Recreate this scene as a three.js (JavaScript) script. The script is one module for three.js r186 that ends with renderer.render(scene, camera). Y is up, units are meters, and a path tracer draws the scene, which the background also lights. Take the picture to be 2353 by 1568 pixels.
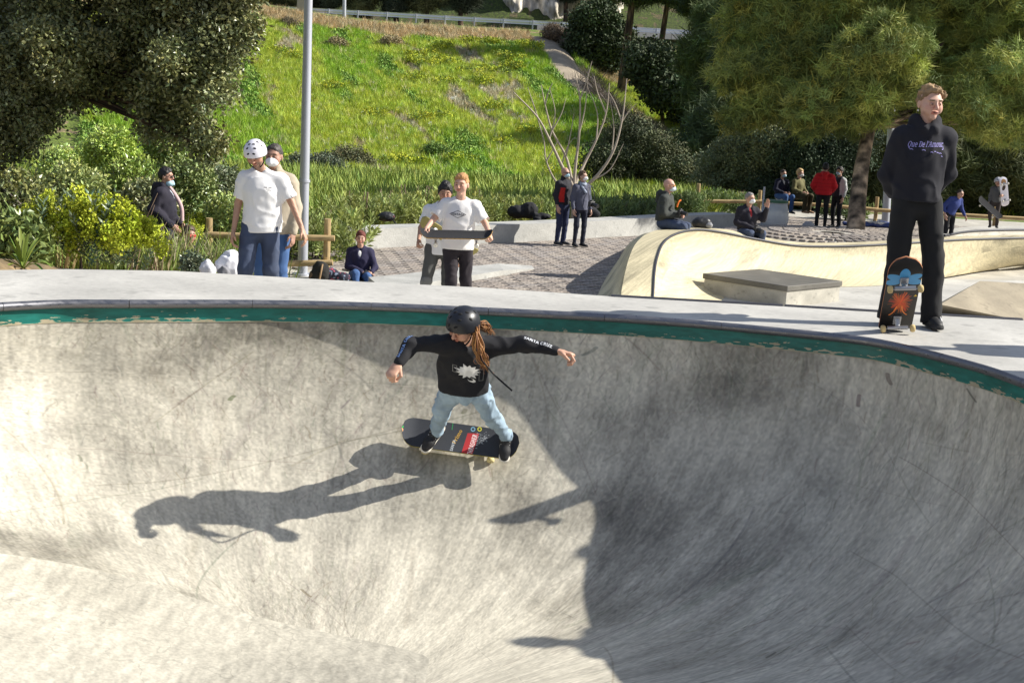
import * as THREE from 'three';
import { mergeGeometries, mergeVertices, toCreasedNormals } from 'three/addons/utils/BufferGeometryUtils.js';
import { RoundedBoxGeometry } from 'three/addons/geometries/RoundedBoxGeometry.js';

// ------------------------------------------------------------------ camera, sky, sun, exposure
const scene = new THREE.Scene();
const FPX = 3350, PW = 2352, PH = 1568;                       // focal length and size of the picture in measuring units
const camera = new THREE.PerspectiveCamera(2 * Math.atan(PH / 2 / FPX) * 180 / Math.PI, PW / PH, 0.1, 900);
camera.rotation.order = 'YXZ';
camera.position.set(0, 1.5, 0);
camera.rotation.set(-Math.atan(560 / 3350), 0, 3.2 * Math.PI / 180);
camera.updateMatrixWorld(true);
const AZ = 0.085, EL = 0.62;
const SUN = new THREE.Vector3(Math.cos(EL) * Math.cos(AZ), Math.sin(EL), -Math.cos(EL) * Math.sin(AZ));
{ // clear spring sky with a little haze: paler towards the horizon and round the sun
  const W = 512, H = 256, d = new Float32Array(W * H * 4), dir = new THREE.Vector3();
  for (let y = 0, i = 0; y < H; y++) for (let x = 0; x < W; x++, i += 4) {
    const el = ((y + 0.5) / H - 0.5) * Math.PI, az = ((x + 0.5) / W - 0.5) * 2 * Math.PI; dir.set(Math.cos(az) * Math.cos(el), Math.sin(el), Math.sin(az) * Math.cos(el));
    const h = Math.max(0, dir.y), t = Math.pow(1 - h, 3), g = Math.max(0, dir.dot(SUN)), m = 0.5 * Math.pow(g, 6) + 1.1 * Math.pow(g, 40), low = dir.y < 0 ? 0.45 : 1;
    d[i] = (0.155 + 0.2 * t + m * 0.7) * low; d[i + 1] = (0.205 + 0.17 * t + m * 0.65) * low; d[i + 2] = (0.32 + 0.075 * t + m * 0.56) * low; d[i + 3] = 1;
  }
  const s = new THREE.DataTexture(d, W, H, THREE.RGBAFormat, THREE.FloatType); s.mapping = THREE.EquirectangularReflectionMapping; s.magFilter = THREE.LinearFilter; s.needsUpdate = true;
  scene.background = s; scene.environment = s;
}
const sun = new THREE.DirectionalLight(new THREE.Color(1, 0.955, 0.87), 5.0);
sun.name = 'sun'; sun.position.copy(SUN).multiplyScalar(90).add(new THREE.Vector3(0, 0, -25));
sun.target.position.set(0, 0, -25); sun.castShadow = true;
sun.shadow.camera.left = -70; sun.shadow.camera.right = 70; sun.shadow.camera.top = 70; sun.shadow.camera.bottom = -70;
sun.shadow.camera.far = 300; sun.shadow.mapSize.set(4096, 4096);
scene.add(sun); scene.add(sun.target);
const renderer = new THREE.WebGLRenderer({ antialias: true });
renderer.toneMapping = THREE.LinearToneMapping;
renderer.toneMappingExposure = 1.5;
renderer.shadowMap.enabled = true;

// ------------------------------------------------------------------ helpers
const V = (x, y, z) => new THREE.Vector3(x, y, z);
let seed = 7;
const rnd = () => { seed = (seed + 0x6d2b79f5) | 0; let t = Math.imul(seed ^ (seed >>> 15), 1 | seed); t = (t + Math.imul(t ^ (t >>> 7), 61 | t)) ^ t; return ((t ^ (t >>> 14)) >>> 0) / 4294967296; };
const rr = (a, b) => a + (b - a) * rnd();
const gauss = () => { let s = 0; for (let i = 0; i < 4; i++) s += rnd(); return (s - 2) * 1.2; };
const lerp = (a, b, t) => a + (b - a) * t, clamp = (x, a = 0, b = 1) => x < a ? a : x > b ? b : x;
const smooth = (a, b, x) => { const t = clamp((x - a) / (b - a)); return t * t * (3 - 2 * t); };
function ray(px, py) { return V((px - PW / 2) / FPX, -(py - PH / 2) / FPX, -1).applyQuaternion(camera.quaternion); }
function at(px, py, D) { const d = ray(px, py); return d.multiplyScalar(D / -d.z).add(camera.position); }        // the point at distance D into the place
function onY(px, py, y) { const d = ray(px, py); return d.multiplyScalar((y - 1.5) / d.y).add(camera.position); }  // the point at height y
// smooth value noise
function hash(x, y, z) { let h = Math.imul(x, 374761393) ^ Math.imul(y, 668265263) ^ Math.imul(z, 1274126177); h = Math.imul(h ^ (h >>> 13), 1103515245); return ((h ^ (h >>> 16)) >>> 0) / 4294967296; }
function noise(x, y, z = 0) {
  const xi = Math.floor(x), yi = Math.floor(y), zi = Math.floor(z); let fx = x - xi, fy = y - yi, fz = z - zi;
  fx = fx * fx * (3 - 2 * fx); fy = fy * fy * (3 - 2 * fy); fz = fz * fz * (3 - 2 * fz);
  const L = (k) => lerp(lerp(hash(xi, yi, zi + k), hash(xi + 1, yi, zi + k), fx), lerp(hash(xi, yi + 1, zi + k), hash(xi + 1, yi + 1, zi + k), fx), fy);
  return fz === 0 ? L(0) * 2 - 1 : lerp(L(0), L(1), fz) * 2 - 1;
}
const fbm = (x, y, z = 0, o = 4) => { let s = 0, a = 0.5, f = 1; for (let i = 0; i < o; i++) { s += a * noise(x * f, y * f, z * f + i * 7.3); a *= 0.5; f *= 2.03; } return s; };
// tileable 2-D noise of period p cells
function tnoise(x, y, p, s = 0) {
  const xi = Math.floor(x), yi = Math.floor(y); let fx = x - xi, fy = y - yi; fx = fx * fx * (3 - 2 * fx); fy = fy * fy * (3 - 2 * fy);
  const m = (a) => ((a % p) + p) % p, h = (a, b) => hash(m(a), m(b), s);
  return lerp(lerp(h(xi, yi), h(xi + 1, yi), fx), lerp(h(xi, yi + 1), h(xi + 1, yi + 1), fx), fy) * 2 - 1;
}
const tfbm = (u, v, p, o = 5, s = 0) => { let r = 0, a = 0.5; for (let i = 0; i < o; i++) { r += a * tnoise(u * p, v * p, p, s + i); a *= 0.5; p *= 2; } return r; };
function tex(w, h, fn, srgb = true, wrap = THREE.RepeatWrapping) {   // fn(u, v) gives [r, g, b] 0..1 (sRGB values when srgb) or one number
  const d = new Uint8Array(w * h * 4);
  for (let y = 0, i = 0; y < h; y++) for (let x = 0; x < w; x++, i += 4) {
    const c = fn((x + 0.5) / w, (y + 0.5) / h);
    if (typeof c === 'number') d[i] = d[i + 1] = d[i + 2] = clamp(c) * 255; else { d[i] = clamp(c[0]) * 255; d[i + 1] = clamp(c[1]) * 255; d[i + 2] = clamp(c[2]) * 255; }
    d[i + 3] = 255;
  }
  const t = new THREE.DataTexture(d, w, h); t.magFilter = THREE.LinearFilter; t.wrapS = t.wrapT = wrap; if (srgb) t.colorSpace = THREE.SRGBColorSpace; t.needsUpdate = true; return t;
}
function canvasTex(w, h, draw, srgb = true) { const c = document.createElement('canvas'); c.width = w; c.height = h; const g = c.getContext('2d'); draw(g, w, h); const t = new THREE.CanvasTexture(c); if (srgb) t.colorSpace = THREE.SRGBColorSpace; t.wrapS = t.wrapT = THREE.RepeatWrapping; return t; }
const rep = (t, x, y) => { const c = t.clone(); c.repeat.set(x, y); c.needsUpdate = true; return c; };
const std = (o) => new THREE.MeshStandardMaterial({ roughness: 0.85, ...o });
const lin = (r, g, b) => new THREE.Color().setRGB(r, g, b);
const used = {};
const numbered = (n) => { used[n] = (used[n] ?? -1) + 1; return used[n] ? n + '_' + String(used[n]).padStart(3, '0') : n; };
const shadows = (o) => { o.traverse((m) => { if (m.isMesh) { m.castShadow = m.receiveShadow = true; } }); return o; };
function mesh(name, geo, mat, parent) { const m = new THREE.Mesh(geo, mat); m.name = name; m.castShadow = m.receiveShadow = true; if (parent) parent.add(m); return m; }
function thing(name, label, category, group, pos) { const g = new THREE.Group(); g.name = numbered(name); g.userData = { label, category }; if (group) g.userData.group = group; if (pos) g.position.copy(pos); scene.add(g); return g; }
function struct(name, geo, mat) { const m = mesh(numbered(name), geo, mat, scene); m.userData = { kind: 'structure' }; return m; }
function structGroup(name) { const g = new THREE.Group(); g.name = numbered(name); g.userData = { kind: 'structure' }; scene.add(g); return g; }
function tube(points, r, seg = 8, steps = 0, r1 = r) {                // round tube through points, tapering from r to r1
  const c = new THREE.CatmullRomCurve3(points, false, 'centripetal'), n = steps || Math.max(2, points.length * 4), g = new THREE.TubeGeometry(c, n, 1, seg, false);
  const p = g.attributes.position, cs = []; for (let i = 0; i <= n; i++) cs.push(c.getPointAt(i / n));
  for (let i = 0; i <= n; i++) for (let j = 0; j <= seg; j++) { const k = i * (seg + 1) + j, q = cs[i], w = lerp(r, r1, i / n); p.setXYZ(k, q.x + (p.getX(k) - q.x) * w, q.y + (p.getY(k) - q.y) * w, q.z + (p.getZ(k) - q.z) * w); }
  return g;
}
function rod(a, b, ra, rb = ra, seg = 10) {                           // closed straight round bar
  const d = b.clone().sub(a), g = new THREE.CylinderGeometry(rb, ra, d.length(), seg, 1);
  g.applyQuaternion(new THREE.Quaternion().setFromUnitVectors(V(0, 1, 0), d.clone().normalize())); g.translate((a.x + b.x) / 2, (a.y + b.y) / 2, (a.z + b.z) / 2); return g;
}
function rbox(w, h, d, r = 0.01, seg = 2) { return new RoundedBoxGeometry(w, h, d, seg, Math.min(r, w / 2.1, h / 2.1, d / 2.1)); }
function grid(nu, nv, fn, closeU = false) {                           // fn(i/nu, j/nv) gives [Vector3, u, v]
  const P = [], U = [], I = [];
  for (let i = 0; i <= nu; i++) for (let j = 0; j <= nv; j++) { const [p, u, v] = fn(i / nu, j / nv); P.push(p.x, p.y, p.z); U.push(u, v); }
  for (let i = 0; i < nu; i++) for (let j = 0; j < nv; j++) { const a = i * (nv + 1) + j, b = a + nv + 1; I.push(a, b, a + 1, b, b + 1, a + 1); }
  const g = new THREE.BufferGeometry(); g.setAttribute('position', new THREE.Float32BufferAttribute(P, 3)); g.setAttribute('uv', new THREE.Float32BufferAttribute(U, 2)); g.setIndex(I); g.computeVertexNormals();
  if (closeU) { const n = g.attributes.normal; for (let j = 0; j <= nv; j++) { const b = nu * (nv + 1) + j; const v = V(n.getX(j) + n.getX(b), n.getY(j) + n.getY(b), n.getZ(j) + n.getZ(b)).normalize(); n.setXYZ(j, v.x, v.y, v.z); n.setXYZ(b, v.x, v.y, v.z); } }
  return g;
}
function planarUV(g, s = 1) { const p = g.attributes.position, u = new Float32Array(p.count * 2); for (let i = 0; i < p.count; i++) { u[2 * i] = p.getX(i) * s; u[2 * i + 1] = p.getZ(i) * s; } g.setAttribute('uv', new THREE.BufferAttribute(u, 2)); return g; }
function boxUV(g, s = 1) { g = g.index ? g.toNonIndexed() : g; g.computeVertexNormals; const p = g.attributes.position, n = g.attributes.normal, u = new Float32Array(p.count * 2); for (let i = 0; i < p.count; i++) { const ax = Math.abs(n.getX(i)), ay = Math.abs(n.getY(i)), az = Math.abs(n.getZ(i)); const [a, b] = ay > ax && ay > az ? [p.getX(i), p.getZ(i)] : ax > az ? [p.getZ(i), p.getY(i)] : [p.getX(i), p.getY(i)]; u[2 * i] = a * s; u[2 * i + 1] = b * s; } g.setAttribute('uv', new THREE.BufferAttribute(u, 2)); return g; }
// ------------------------------------------------------------------ concrete, steel, soil
const concreteMap = tex(1024, 1024, (u, v) => {
  const a = tfbm(u, v, 4, 6, 3), b = tfbm(u, v, 64, 3, 9), s = tfbm(u * 1, v, 16, 4, 21);
  const k = 0.72 + a * 0.10 + b * 0.035 + (s > 0.28 ? -(s - 0.28) * 0.25 : 0);
  return [k, k * 0.985, k * 0.945];
});
const concreteBump = tex(512, 512, (u, v) => 0.5 + tfbm(u, v, 32, 4, 5) * 0.6, false);
const mConcrete = std({ map: rep(concreteMap, 0.33, 0.33), bumpMap: rep(concreteBump, 1, 1), bumpScale: 0.002, roughness: 0.72 });
const mConcreteB = std({ map: rep(concreteMap, 0.5, 0.5), bumpMap: rep(concreteBump, 1.3, 1.3), bumpScale: 0.004, roughness: 0.85, color: lin(0.86, 0.88, 0.9) });
const creamMap = tex(1024, 512, (u, v) => { const a = tfbm(u, v, 5, 5, 161), f = tfbm(u, v * 0.12, 160, 3, 163), c = tfbm(u, v, 240, 2, 165), g = clamp((tfbm(u, v * 0.4, 12, 5, 167) - 0.12) * 2) * 0.16; const k = 0.74 + a * 0.10 + f * 0.10 + c * 0.08 - g; return [k, k * 0.985, k * 0.93]; });
const mCream = std({ map: rep(creamMap, 0.35, 0.5), bumpMap: rep(concreteBump, 1, 1), bumpScale: 0.002, roughness: 0.7, color: lin(1.08, 0.98, 0.72) });
const steelRough = tex(256, 256, (u, v) => 0.42 + tfbm(u, v, 8, 5, 2) * 0.35, false);
const mSteel = std({ color: lin(0.2, 0.2, 0.215), metalness: 0.85, roughness: 1, roughnessMap: rep(steelRough, 3, 1) });
const mDarkSteel = std({ color: lin(0.05, 0.05, 0.06), metalness: 0.3, roughness: 0.5 });
const mGalv = std({ color: lin(0.46, 0.48, 0.53), metalness: 0.35, roughness: 0.5 });
const mGalvB = std({ color: lin(0.74, 0.76, 0.79), metalness: 0.2, roughness: 0.45 });
const soilMap = tex(512, 512, (u, v) => { const a = tfbm(u, v, 8, 6, 11), b = tfbm(u, v, 64, 3, 12); const k = 0.44 + a * 0.2 + b * 0.16; return [k * 1.05, k * 0.9, k * 0.66]; });
const mSoil = std({ map: rep(soilMap, 0.3, 0.3), roughness: 1 });

// ------------------------------------------------------------------ the bowl
const PLAZA = -1.75, VERT = 0.135, TRANS = 1.665, RUN = 2.15;
const coping = [[-3.33, 9.35], [-2.99, 9.62], [-2.61, 9.77], [-1.78, 10.10], [-1.18, 10.25], [-0.41, 10.34], [1.00, 10.36], [1.90, 10.16], [2.47, 9.94], [2.69, 9.66], [2.88, 9.30], [3.01, 8.99], [3.09, 8.65], [3.3, 7.95], [3.75, 7.2], [3.95, 6.1], [3.9, 5.0], [3.2, 3.9], [1.7, 3.2], [-0.6, 2.9], [-2.8, 3.2], [-4.6, 4.4], [-5.3, 6.0], [-5.0, 7.4], [-4.25, 8.4]].map(([x, d]) => V(x, 0, -d));
const rim = new THREE.CatmullRomCurve3(coping, true, 'centripetal');
rim.arcLengthDivisions = 2000;
const RIML = rim.getLength(), NR = 480, rimPts = rim.getSpacedPoints(NR);
const heart = V(-0.9, 0, -6.9);
const floorY = (x, z) => { const t = -x - 1.5; return -1.81 + 0.24 * (t + Math.sqrt(t * t + 0.6)) / 2 - 0.02; };
function wallY(x, z) {                                                // smooth distance to the lip, then a quarter ellipse down to the floor
  let s = 0, m = 1e9; const ds = RIML / NR;
  for (let i = 0; i < NR; i++) {
    const p = rimPts[i], n = rimPts[i + 1], a = x - p.x, b = z - p.z, d2 = a * a + b * b + 1e-4; s += ds / (d2 * d2 * d2);
    if (d2 < 0.6) { const ex = n.x - p.x, ez = n.z - p.z, t = clamp((a * ex + b * ez) / (ex * ex + ez * ez)), c = a - ex * t, e = b - ez * t; m = Math.min(m, c * c + e * e); }
  }
  const d = Math.sqrt(m), qs = Math.pow(s / 1.178, -0.2), q = Math.min(1, (d > 0.6 ? qs : lerp(d, qs, smooth(0.12, 0.55, d))) / RUN), c = 1 - q;
  return -VERT - TRANS * Math.sqrt(Math.max(0, 1 - c * c));
}
const bowlY = (x, z) => { const w = wallY(x, z), f = floorY(x, z), k = 0.16, h = Math.max(0, k - Math.abs(w - f)); return Math.max(w, f) + h * h / (4 * k); };
const inward = rimPts.map((p) => { const d = heart.clone().sub(p); d.y = 0; return d; });
const footAt = rimPts.map((p, i) => { let a = 0.02, b = 0.97; for (let k = 0; k < 22; k++) { const m = (a + b) / 2, q = p.clone().addScaledVector(inward[i], m); if (wallY(q.x, q.z) > floorY(q.x, q.z) + 0.001) a = m; else b = m; } return a; });
const bowl = structGroup('skate_bowl');
function bowlTexture() {
  return canvasTex(2048, 1024, (g, W, H) => {
    const im = g.createImageData(W, H);
    for (let y = 0, i = 0; y < H; y++) for (let x = 0; x < W; x++, i += 4) {
      const u = x / W, v = y / H;
      const big = tfbm(u, v * 0.4, 6, 4, 31), mid = tfbm(u, v * 0.2, 40, 3, 37), grain = tfbm(u, v * 0.2, 800, 1, 41), fibre = tfbm(u, v * 0.035, 520, 2, 47), sweep = tfbm(u + v * 0.01, v * 0.05, 90, 3, 49);
      let k = 0.71 + big * 0.11 + mid * 0.08 + grain * 0.12 + fibre * 0.085 + sweep * 0.075;
      const grime = clamp((tfbm(u, v * 0.3, 16, 5, 53) - 0.10) * 2.0) * 0.20;
      k -= grime;
      im.data[i] = clamp(k) * 255; im.data[i + 1] = clamp(k * 0.968 - grime * 0.02) * 255; im.data[i + 2] = clamp(k * 0.885 - grime * 0.05) * 255; im.data[i + 3] = 255;
    }
    g.putImageData(im, 0, 0); g.lineCap = 'round';
    const strokes = (n, len, wid, tilt, dark, alpha) => {
      for (let i = 0; i < n; i++) {
        const x = rnd() * W, y = rnd() * H, l = len * rr(0.3, 1.3), a = Math.PI / 2 + gauss() * tilt, bend = gauss() * l * 0.12;
        const cl = tfbm(x / W, y / H * 0.5, 7, 3, 61); if (rnd() > 0.5 + cl * 1.6) continue;
        const c = dark ? [rr(40, 80), rr(36, 70), rr(28, 55)] : [235, 228, 210];
        g.strokeStyle = `rgba(${c.map(Math.round).join(',')},${alpha * rr(0.3, 1.2)})`; g.lineWidth = wid * rr(0.5, 1.5);
        for (const ox of [0, W]) { if (ox && x > l) continue; g.beginPath(); g.moveTo(x + ox - Math.cos(a) * l / 2, y - Math.sin(a) * l / 2); g.quadraticCurveTo(x + ox + bend, y, x + ox + Math.cos(a) * l / 2, y + Math.sin(a) * l / 2); g.stroke(); }
      }
    };
    strokes(14000, 30, 1.3, 0.30, true, 0.16); strokes(2200, 90, 2.6, 0.25, true, 0.06); strokes(300, 230, 10, 0.22, true, 0.05);
    strokes(3000, 22, 1.1, 0.9, true, 0.10); strokes(9000, 34, 1.4, 0.4, false, 0.14); strokes(70, 26, 4, 0.5, true, 0.4); strokes(60, 300, 4, 0.25, true, 0.10); strokes(160, 120, 2.5, 1.6, true, 0.14); strokes(90, 420, 2.2, 1.1, true, 0.16); strokes(26, 240, 1.1, 1.3, true, 0.4);
  });
}
const bowlMap = bowlTexture();
const bowlBump = tex(512, 512, (u, v) => 0.5 + tfbm(u, v * 0.5, 16, 5, 71) * 0.55, false);
const mBowl = std({ map: bowlMap, bumpMap: rep(bowlBump, 6, 6), bumpScale: 0.005, roughness: 0.44 });
mBowl.map.wrapS = THREE.RepeatWrapping; mBowl.map.repeat.set(1, 1);
const TW = 13, TH = 3.0;
const wallGeo = grid(NR, 56, (a, b) => {
  const i = Math.round(a * NR) % NR, c = rimPts[i], f = footAt[i], h = f * (1 - Math.cos(b * Math.PI / 2)), p = c.clone().addScaledVector(inward[i], h);
  p.y = b === 0 ? -VERT : bowlY(p.x, p.z); return [p, a * Math.round(RIML / TW), 1 - b * 2.85 / TH];
}, true);
mesh('wall_surface', wallGeo, mBowl, bowl);
{ // floor of the bowl: rings from the foot of the wall to the middle
  const fg = grid(NR, 40, (a, b) => {
    const i = Math.round(a * NR) % NR, p = rimPts[i].clone().addScaledVector(inward[i], lerp(footAt[i], 0.999, b)); p.y = bowlY(p.x, p.z); return [p, p.x / 3, p.z / 3];
  }, true);
  const floorMap = tex(1024, 1024, (u, v) => { const a = tfbm(u, v, 5, 5, 81), b = tfbm(u * 2, v, 40, 4, 83), c = tfbm(u, v, 200, 2, 85), f = tfbm(u, v * 0.2, 80, 3, 87); const s = Math.abs(tfbm(u, v, 9, 4, 91)) < 0.010 ? -0.07 : 0; const k = 0.70 + a * 0.10 + b * 0.06 + c * 0.09 + f * 0.08 + s; return [k, k * 0.97, k * 0.89]; });
  mesh('bowl_floor', fg, std({ map: floorMap, bumpMap: rep(bowlBump, 3, 3), bumpScale: 0.004, roughness: 0.5 }), bowl);
}
{ // painted band under the lip, teal with chips down to the concrete
  const band = tex(2048, 128, (u, v) => {
    const edge = 0.10 + 0.06 * tfbm(u, 0.3, 40, 3, 93), chip = tfbm(u, v * 0.07, 120, 5, 95) + tfbm(u, v * 0.1, 8, 2, 96) * 0.5;
    const off = (v < edge * 0.5) || (v < 0.42 + 0.12 * tfbm(u, 0.7, 30, 3, 99) && chip > 0.47 - smooth(0.40, 0.02, v) * 0.22) || chip > 0.7 || (v > 0.93 && chip > 0.1);
    const n = tfbm(u, v * 0.06, 90, 4, 97) * 0.08, m = tfbm(u, v * 0.06, 12, 3, 98) * 0.08;
    return off ? [0.66 + n, 0.62 + n, 0.52 + n] : [0.08 + n * 0.5, 0.43 + n + m, 0.39 + n + m];
  });
  const g = grid(NR, 3, (a, b) => { const c = rimPts[Math.round(a * NR) % NR].clone(); const d = heart.clone().sub(c).normalize(); d.y = 0; c.addScaledVector(d, 0.004); c.y = -0.045 - b * (VERT - 0.03); return [c, a * 4, 1 - b]; }, true);
  mesh('painted_band', g, std({ map: band, roughness: 0.42 }), bowl);
  const lip = grid(NR, 1, (a, b) => { const c = rimPts[Math.round(a * NR) % NR].clone(); const d = heart.clone().sub(c).normalize(); c.addScaledVector(d, 0.001); c.y = -0.01 - b * (VERT + 0.0); return [c, a * 10, b * 0.1]; }, true);
  mesh('lip_concrete', lip, std({ map: rep(concreteMap, 1, 1), color: lin(0.62, 0.55, 0.45) }), bowl);
}
{ // steel coping, in welded lengths
  const per = 15;
  for (let i = 0; i < NR; i += per) {
    const pts = []; for (let k = 0; k <= per; k += 3) { const c = rimPts[(i + k) % NR].clone(), d = heart.clone().sub(c).normalize(); c.addScaledVector(d, 0.012); c.y = -0.022; pts.push(c); }
    pts[0].lerp(pts[1], 0.012); pts[5].lerp(pts[4], 0.012);
    mesh('coping_pipe', tube(pts, 0.030, 12, 12), mSteel, bowl);
  }
}
// ------------------------------------------------------------------ deck round the bowl
const deckBack = [[-9, 9.6], [-6, 10.1], [-4.6, 10.55], [-3.90, 10.93], [-3.48, 11.19], [-2.70, 11.45], [-1.32, 11.43], [-0.29, 11.48], [0.75, 11.39], [2.12, 11.38], [2.97, 11.35], [4.00, 11.35], [6, 11.0], [12, 10.9]];
{
  const s = new THREE.Shape(); s.moveTo(-9, -1.5); for (const [x, d] of deckBack) s.lineTo(x, d); s.lineTo(12, -1.5); s.closePath();
  const hole = new THREE.Path(); rimPts.slice(0, NR).forEach((p, i) => { const d = p.clone().sub(heart).normalize(); const x = p.x + d.x * 0.004, y = -(p.z + d.z * 0.004); i ? hole.lineTo(x, y) : hole.moveTo(x, y); }); s.holes.push(hole);
  let g = new THREE.ExtrudeGeometry(s, { depth: 0.28, bevelEnabled: false, curveSegments: 4 }); g.rotateX(-Math.PI / 2); g.translate(0, -0.28, 0);
  struct('deck_slab', planarUV(g), std({ map: rep(concreteMap, 0.42, 0.42), bumpMap: rep(concreteBump, 1, 1), bumpScale: 0.0015, roughness: 0.7 }));
  const skirt = grid(60, 3, (a, b) => { const k = a * (deckBack.length - 1), i = Math.min(deckBack.length - 2, Math.floor(k)), f = k - i; const x = lerp(deckBack[i][0], deckBack[i + 1][0], f), d = lerp(deckBack[i][1], deckBack[i + 1][1], f); return [V(x, -0.28 - b * 1.6, -(d - 0.01)), a * 10, b]; });
  struct('deck_wall', skirt, mConcrete);
  // steel edge along the back of the deck
  const e = structGroup('deck_edge');
  for (let i = 8; i < deckBack.length - 1; i++) mesh('steel_edge', rod(V(deckBack[i][0] + 0.01, -0.008, -deckBack[i][1]), V(deckBack[i + 1][0] - 0.01, -0.008, -deckBack[i + 1][1]), 0.024, 0.024, 12), mDarkSteel, e);
}
// bank falling from the back of the deck to the plaza (people stand on it)
const bankY = (x, D) => Math.max(PLAZA, -0.45 - 0.13 * (D - 11.6));
{
  const g = grid(40, 16, (a, b) => { const x = lerp(-4.2, 1.3, a), D = lerp(11.3, 21.8, b); return [V(x, bankY(x, D) , -D), x, D]; });
  struct('bank', g, mConcrete);
}
// ------------------------------------------------------------------ ground
{
  const s = new THREE.Shape(); s.moveTo(-450, -60); s.lineTo(450, -60); s.lineTo(450, 800); s.lineTo(-450, 800); s.closePath();
  const h = new THREE.Path(); h.moveTo(-5.6, 1.6); h.lineTo(-5.6, 10.75); h.lineTo(4.2, 10.75); h.lineTo(4.2, 1.6); h.closePath(); s.holes.push(h);
  const g = new THREE.ShapeGeometry(s); g.rotateX(-Math.PI / 2); g.translate(0, PLAZA - 0.03, 0);
  struct('ground', planarUV(g), mSoil);
}
const soilY = (x, D) => { const k = smooth(-3.0, -4.2, x); return lerp(PLAZA - 0.2, -0.06 - 0.16 * Math.max(0, D - 12), k) + 0.05 * fbm(x * 0.8, D * 0.8); };
{
  const g = grid(50, 40, (a, b) => { const x = lerp(-24, -3.1, a), D = lerp(10.9, 34, b); let y = Math.max(soilY(x, D), PLAZA - 0.06); if (x > -9 && D < 11.3) y -= 0.3; return [V(x, y, -D), x, D]; });
  struct('soil_bank', g, mSoil);
}
// ------------------------------------------------------------------ plaza paving
const pavTint = [lin(0.42, 0.36, 0.31), lin(0.48, 0.41, 0.35), lin(0.35, 0.305, 0.27), lin(0.53, 0.46, 0.39), lin(0.45, 0.40, 0.36)];
const pavMap = tex(128, 128, (u, v) => 0.78 + tfbm(u, v, 8, 4, 101) * 0.4);
const pavMats = pavTint.map((c) => std({ color: c, map: pavMap, roughness: 0.9 }));
{
  const s = new THREE.Shape(); [[-4.6, 21], [-4.3, 29.8], [-3.0, 30.9], [0, 33.7], [2.9, 36.6], [5.0, 39.4], [5.0, 50], [22, 50], [22, 12], [1.2, 12], [1.25, 21]].forEach(([x, d], i) => i ? s.lineTo(x, d) : s.moveTo(x, d));
  const g = new THREE.ShapeGeometry(s); g.rotateX(-Math.PI / 2); g.translate(0, PLAZA, 0);
  const plaza = struct('plaza', planarUV(g), std({ map: rep(concreteMap, 0.5, 0.5), color: lin(0.95, 0.92, 0.86), roughness: 0.85 }));
  // setts laid in diagonal rows: the 300 that show largest are single meshes, the rest one mass
  const sg = rbox(0.33, 0.05, 0.215, 0.012, 1), list = [], ca = Math.cos(0.8), sa = Math.sin(0.8);
  for (let r = -160; r < 160; r++) for (let c = -100; c < 100; c++) {
    const u = (c + (r % 2 ? 0.5 : 0)) * 0.365, v = r * 0.262, x = u * ca - v * sa, D = 33 + u * sa + v * ca;
    if (D < 24.0 || D > 46 || x < -4.4 || x > 15) continue;
    const left = x < 1.7 + (D - 24.9) * 0.17, far = D > 31.5 + Math.max(0, x - 3) * 0.3 && !(x > 5 && D < 38.5);
    if (x < 5.2 && D > 33.4 + 0.98 * x) continue;
    if (!(left || far) || (x < -2.6 && D < 26)) continue;
    list.push([x, D]);
  }
  list.sort((a, b) => a[1] - b[1]);
  const near = list.filter(([x, D]) => x > -0.4 && x < 2.6).slice(0, 300), set = new Set(near);
  for (const [x, D] of near) { const m = mesh('sett', sg, pavMats[Math.floor(rnd() * 5)], plaza); m.position.set(x + gauss() * 0.004, PLAZA + 0.012 + gauss() * 0.002, -D); m.rotation.set(gauss() * 0.006, 0.8 + gauss() * 0.012, gauss() * 0.006); }
  const rest = list.filter((p) => !set.has(p)), im = new THREE.InstancedMesh(sg, std({ map: pavMap, roughness: 0.9 }), rest.length), o = new THREE.Object3D();
  rest.forEach(([x, D], i) => { o.position.set(x, PLAZA + 0.012 + gauss() * 0.002, -D); o.rotation.set(0, 0.8 + gauss() * 0.012, 0); o.updateMatrix(); im.setMatrixAt(i, o.matrix); im.setColorAt(i, pavTint[Math.floor(rnd() * 5)]); });
  im.name = 'setts'; im.userData = { kind: 'stuff' }; im.castShadow = im.receiveShadow = true; plaza.add(im);
}
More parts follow.
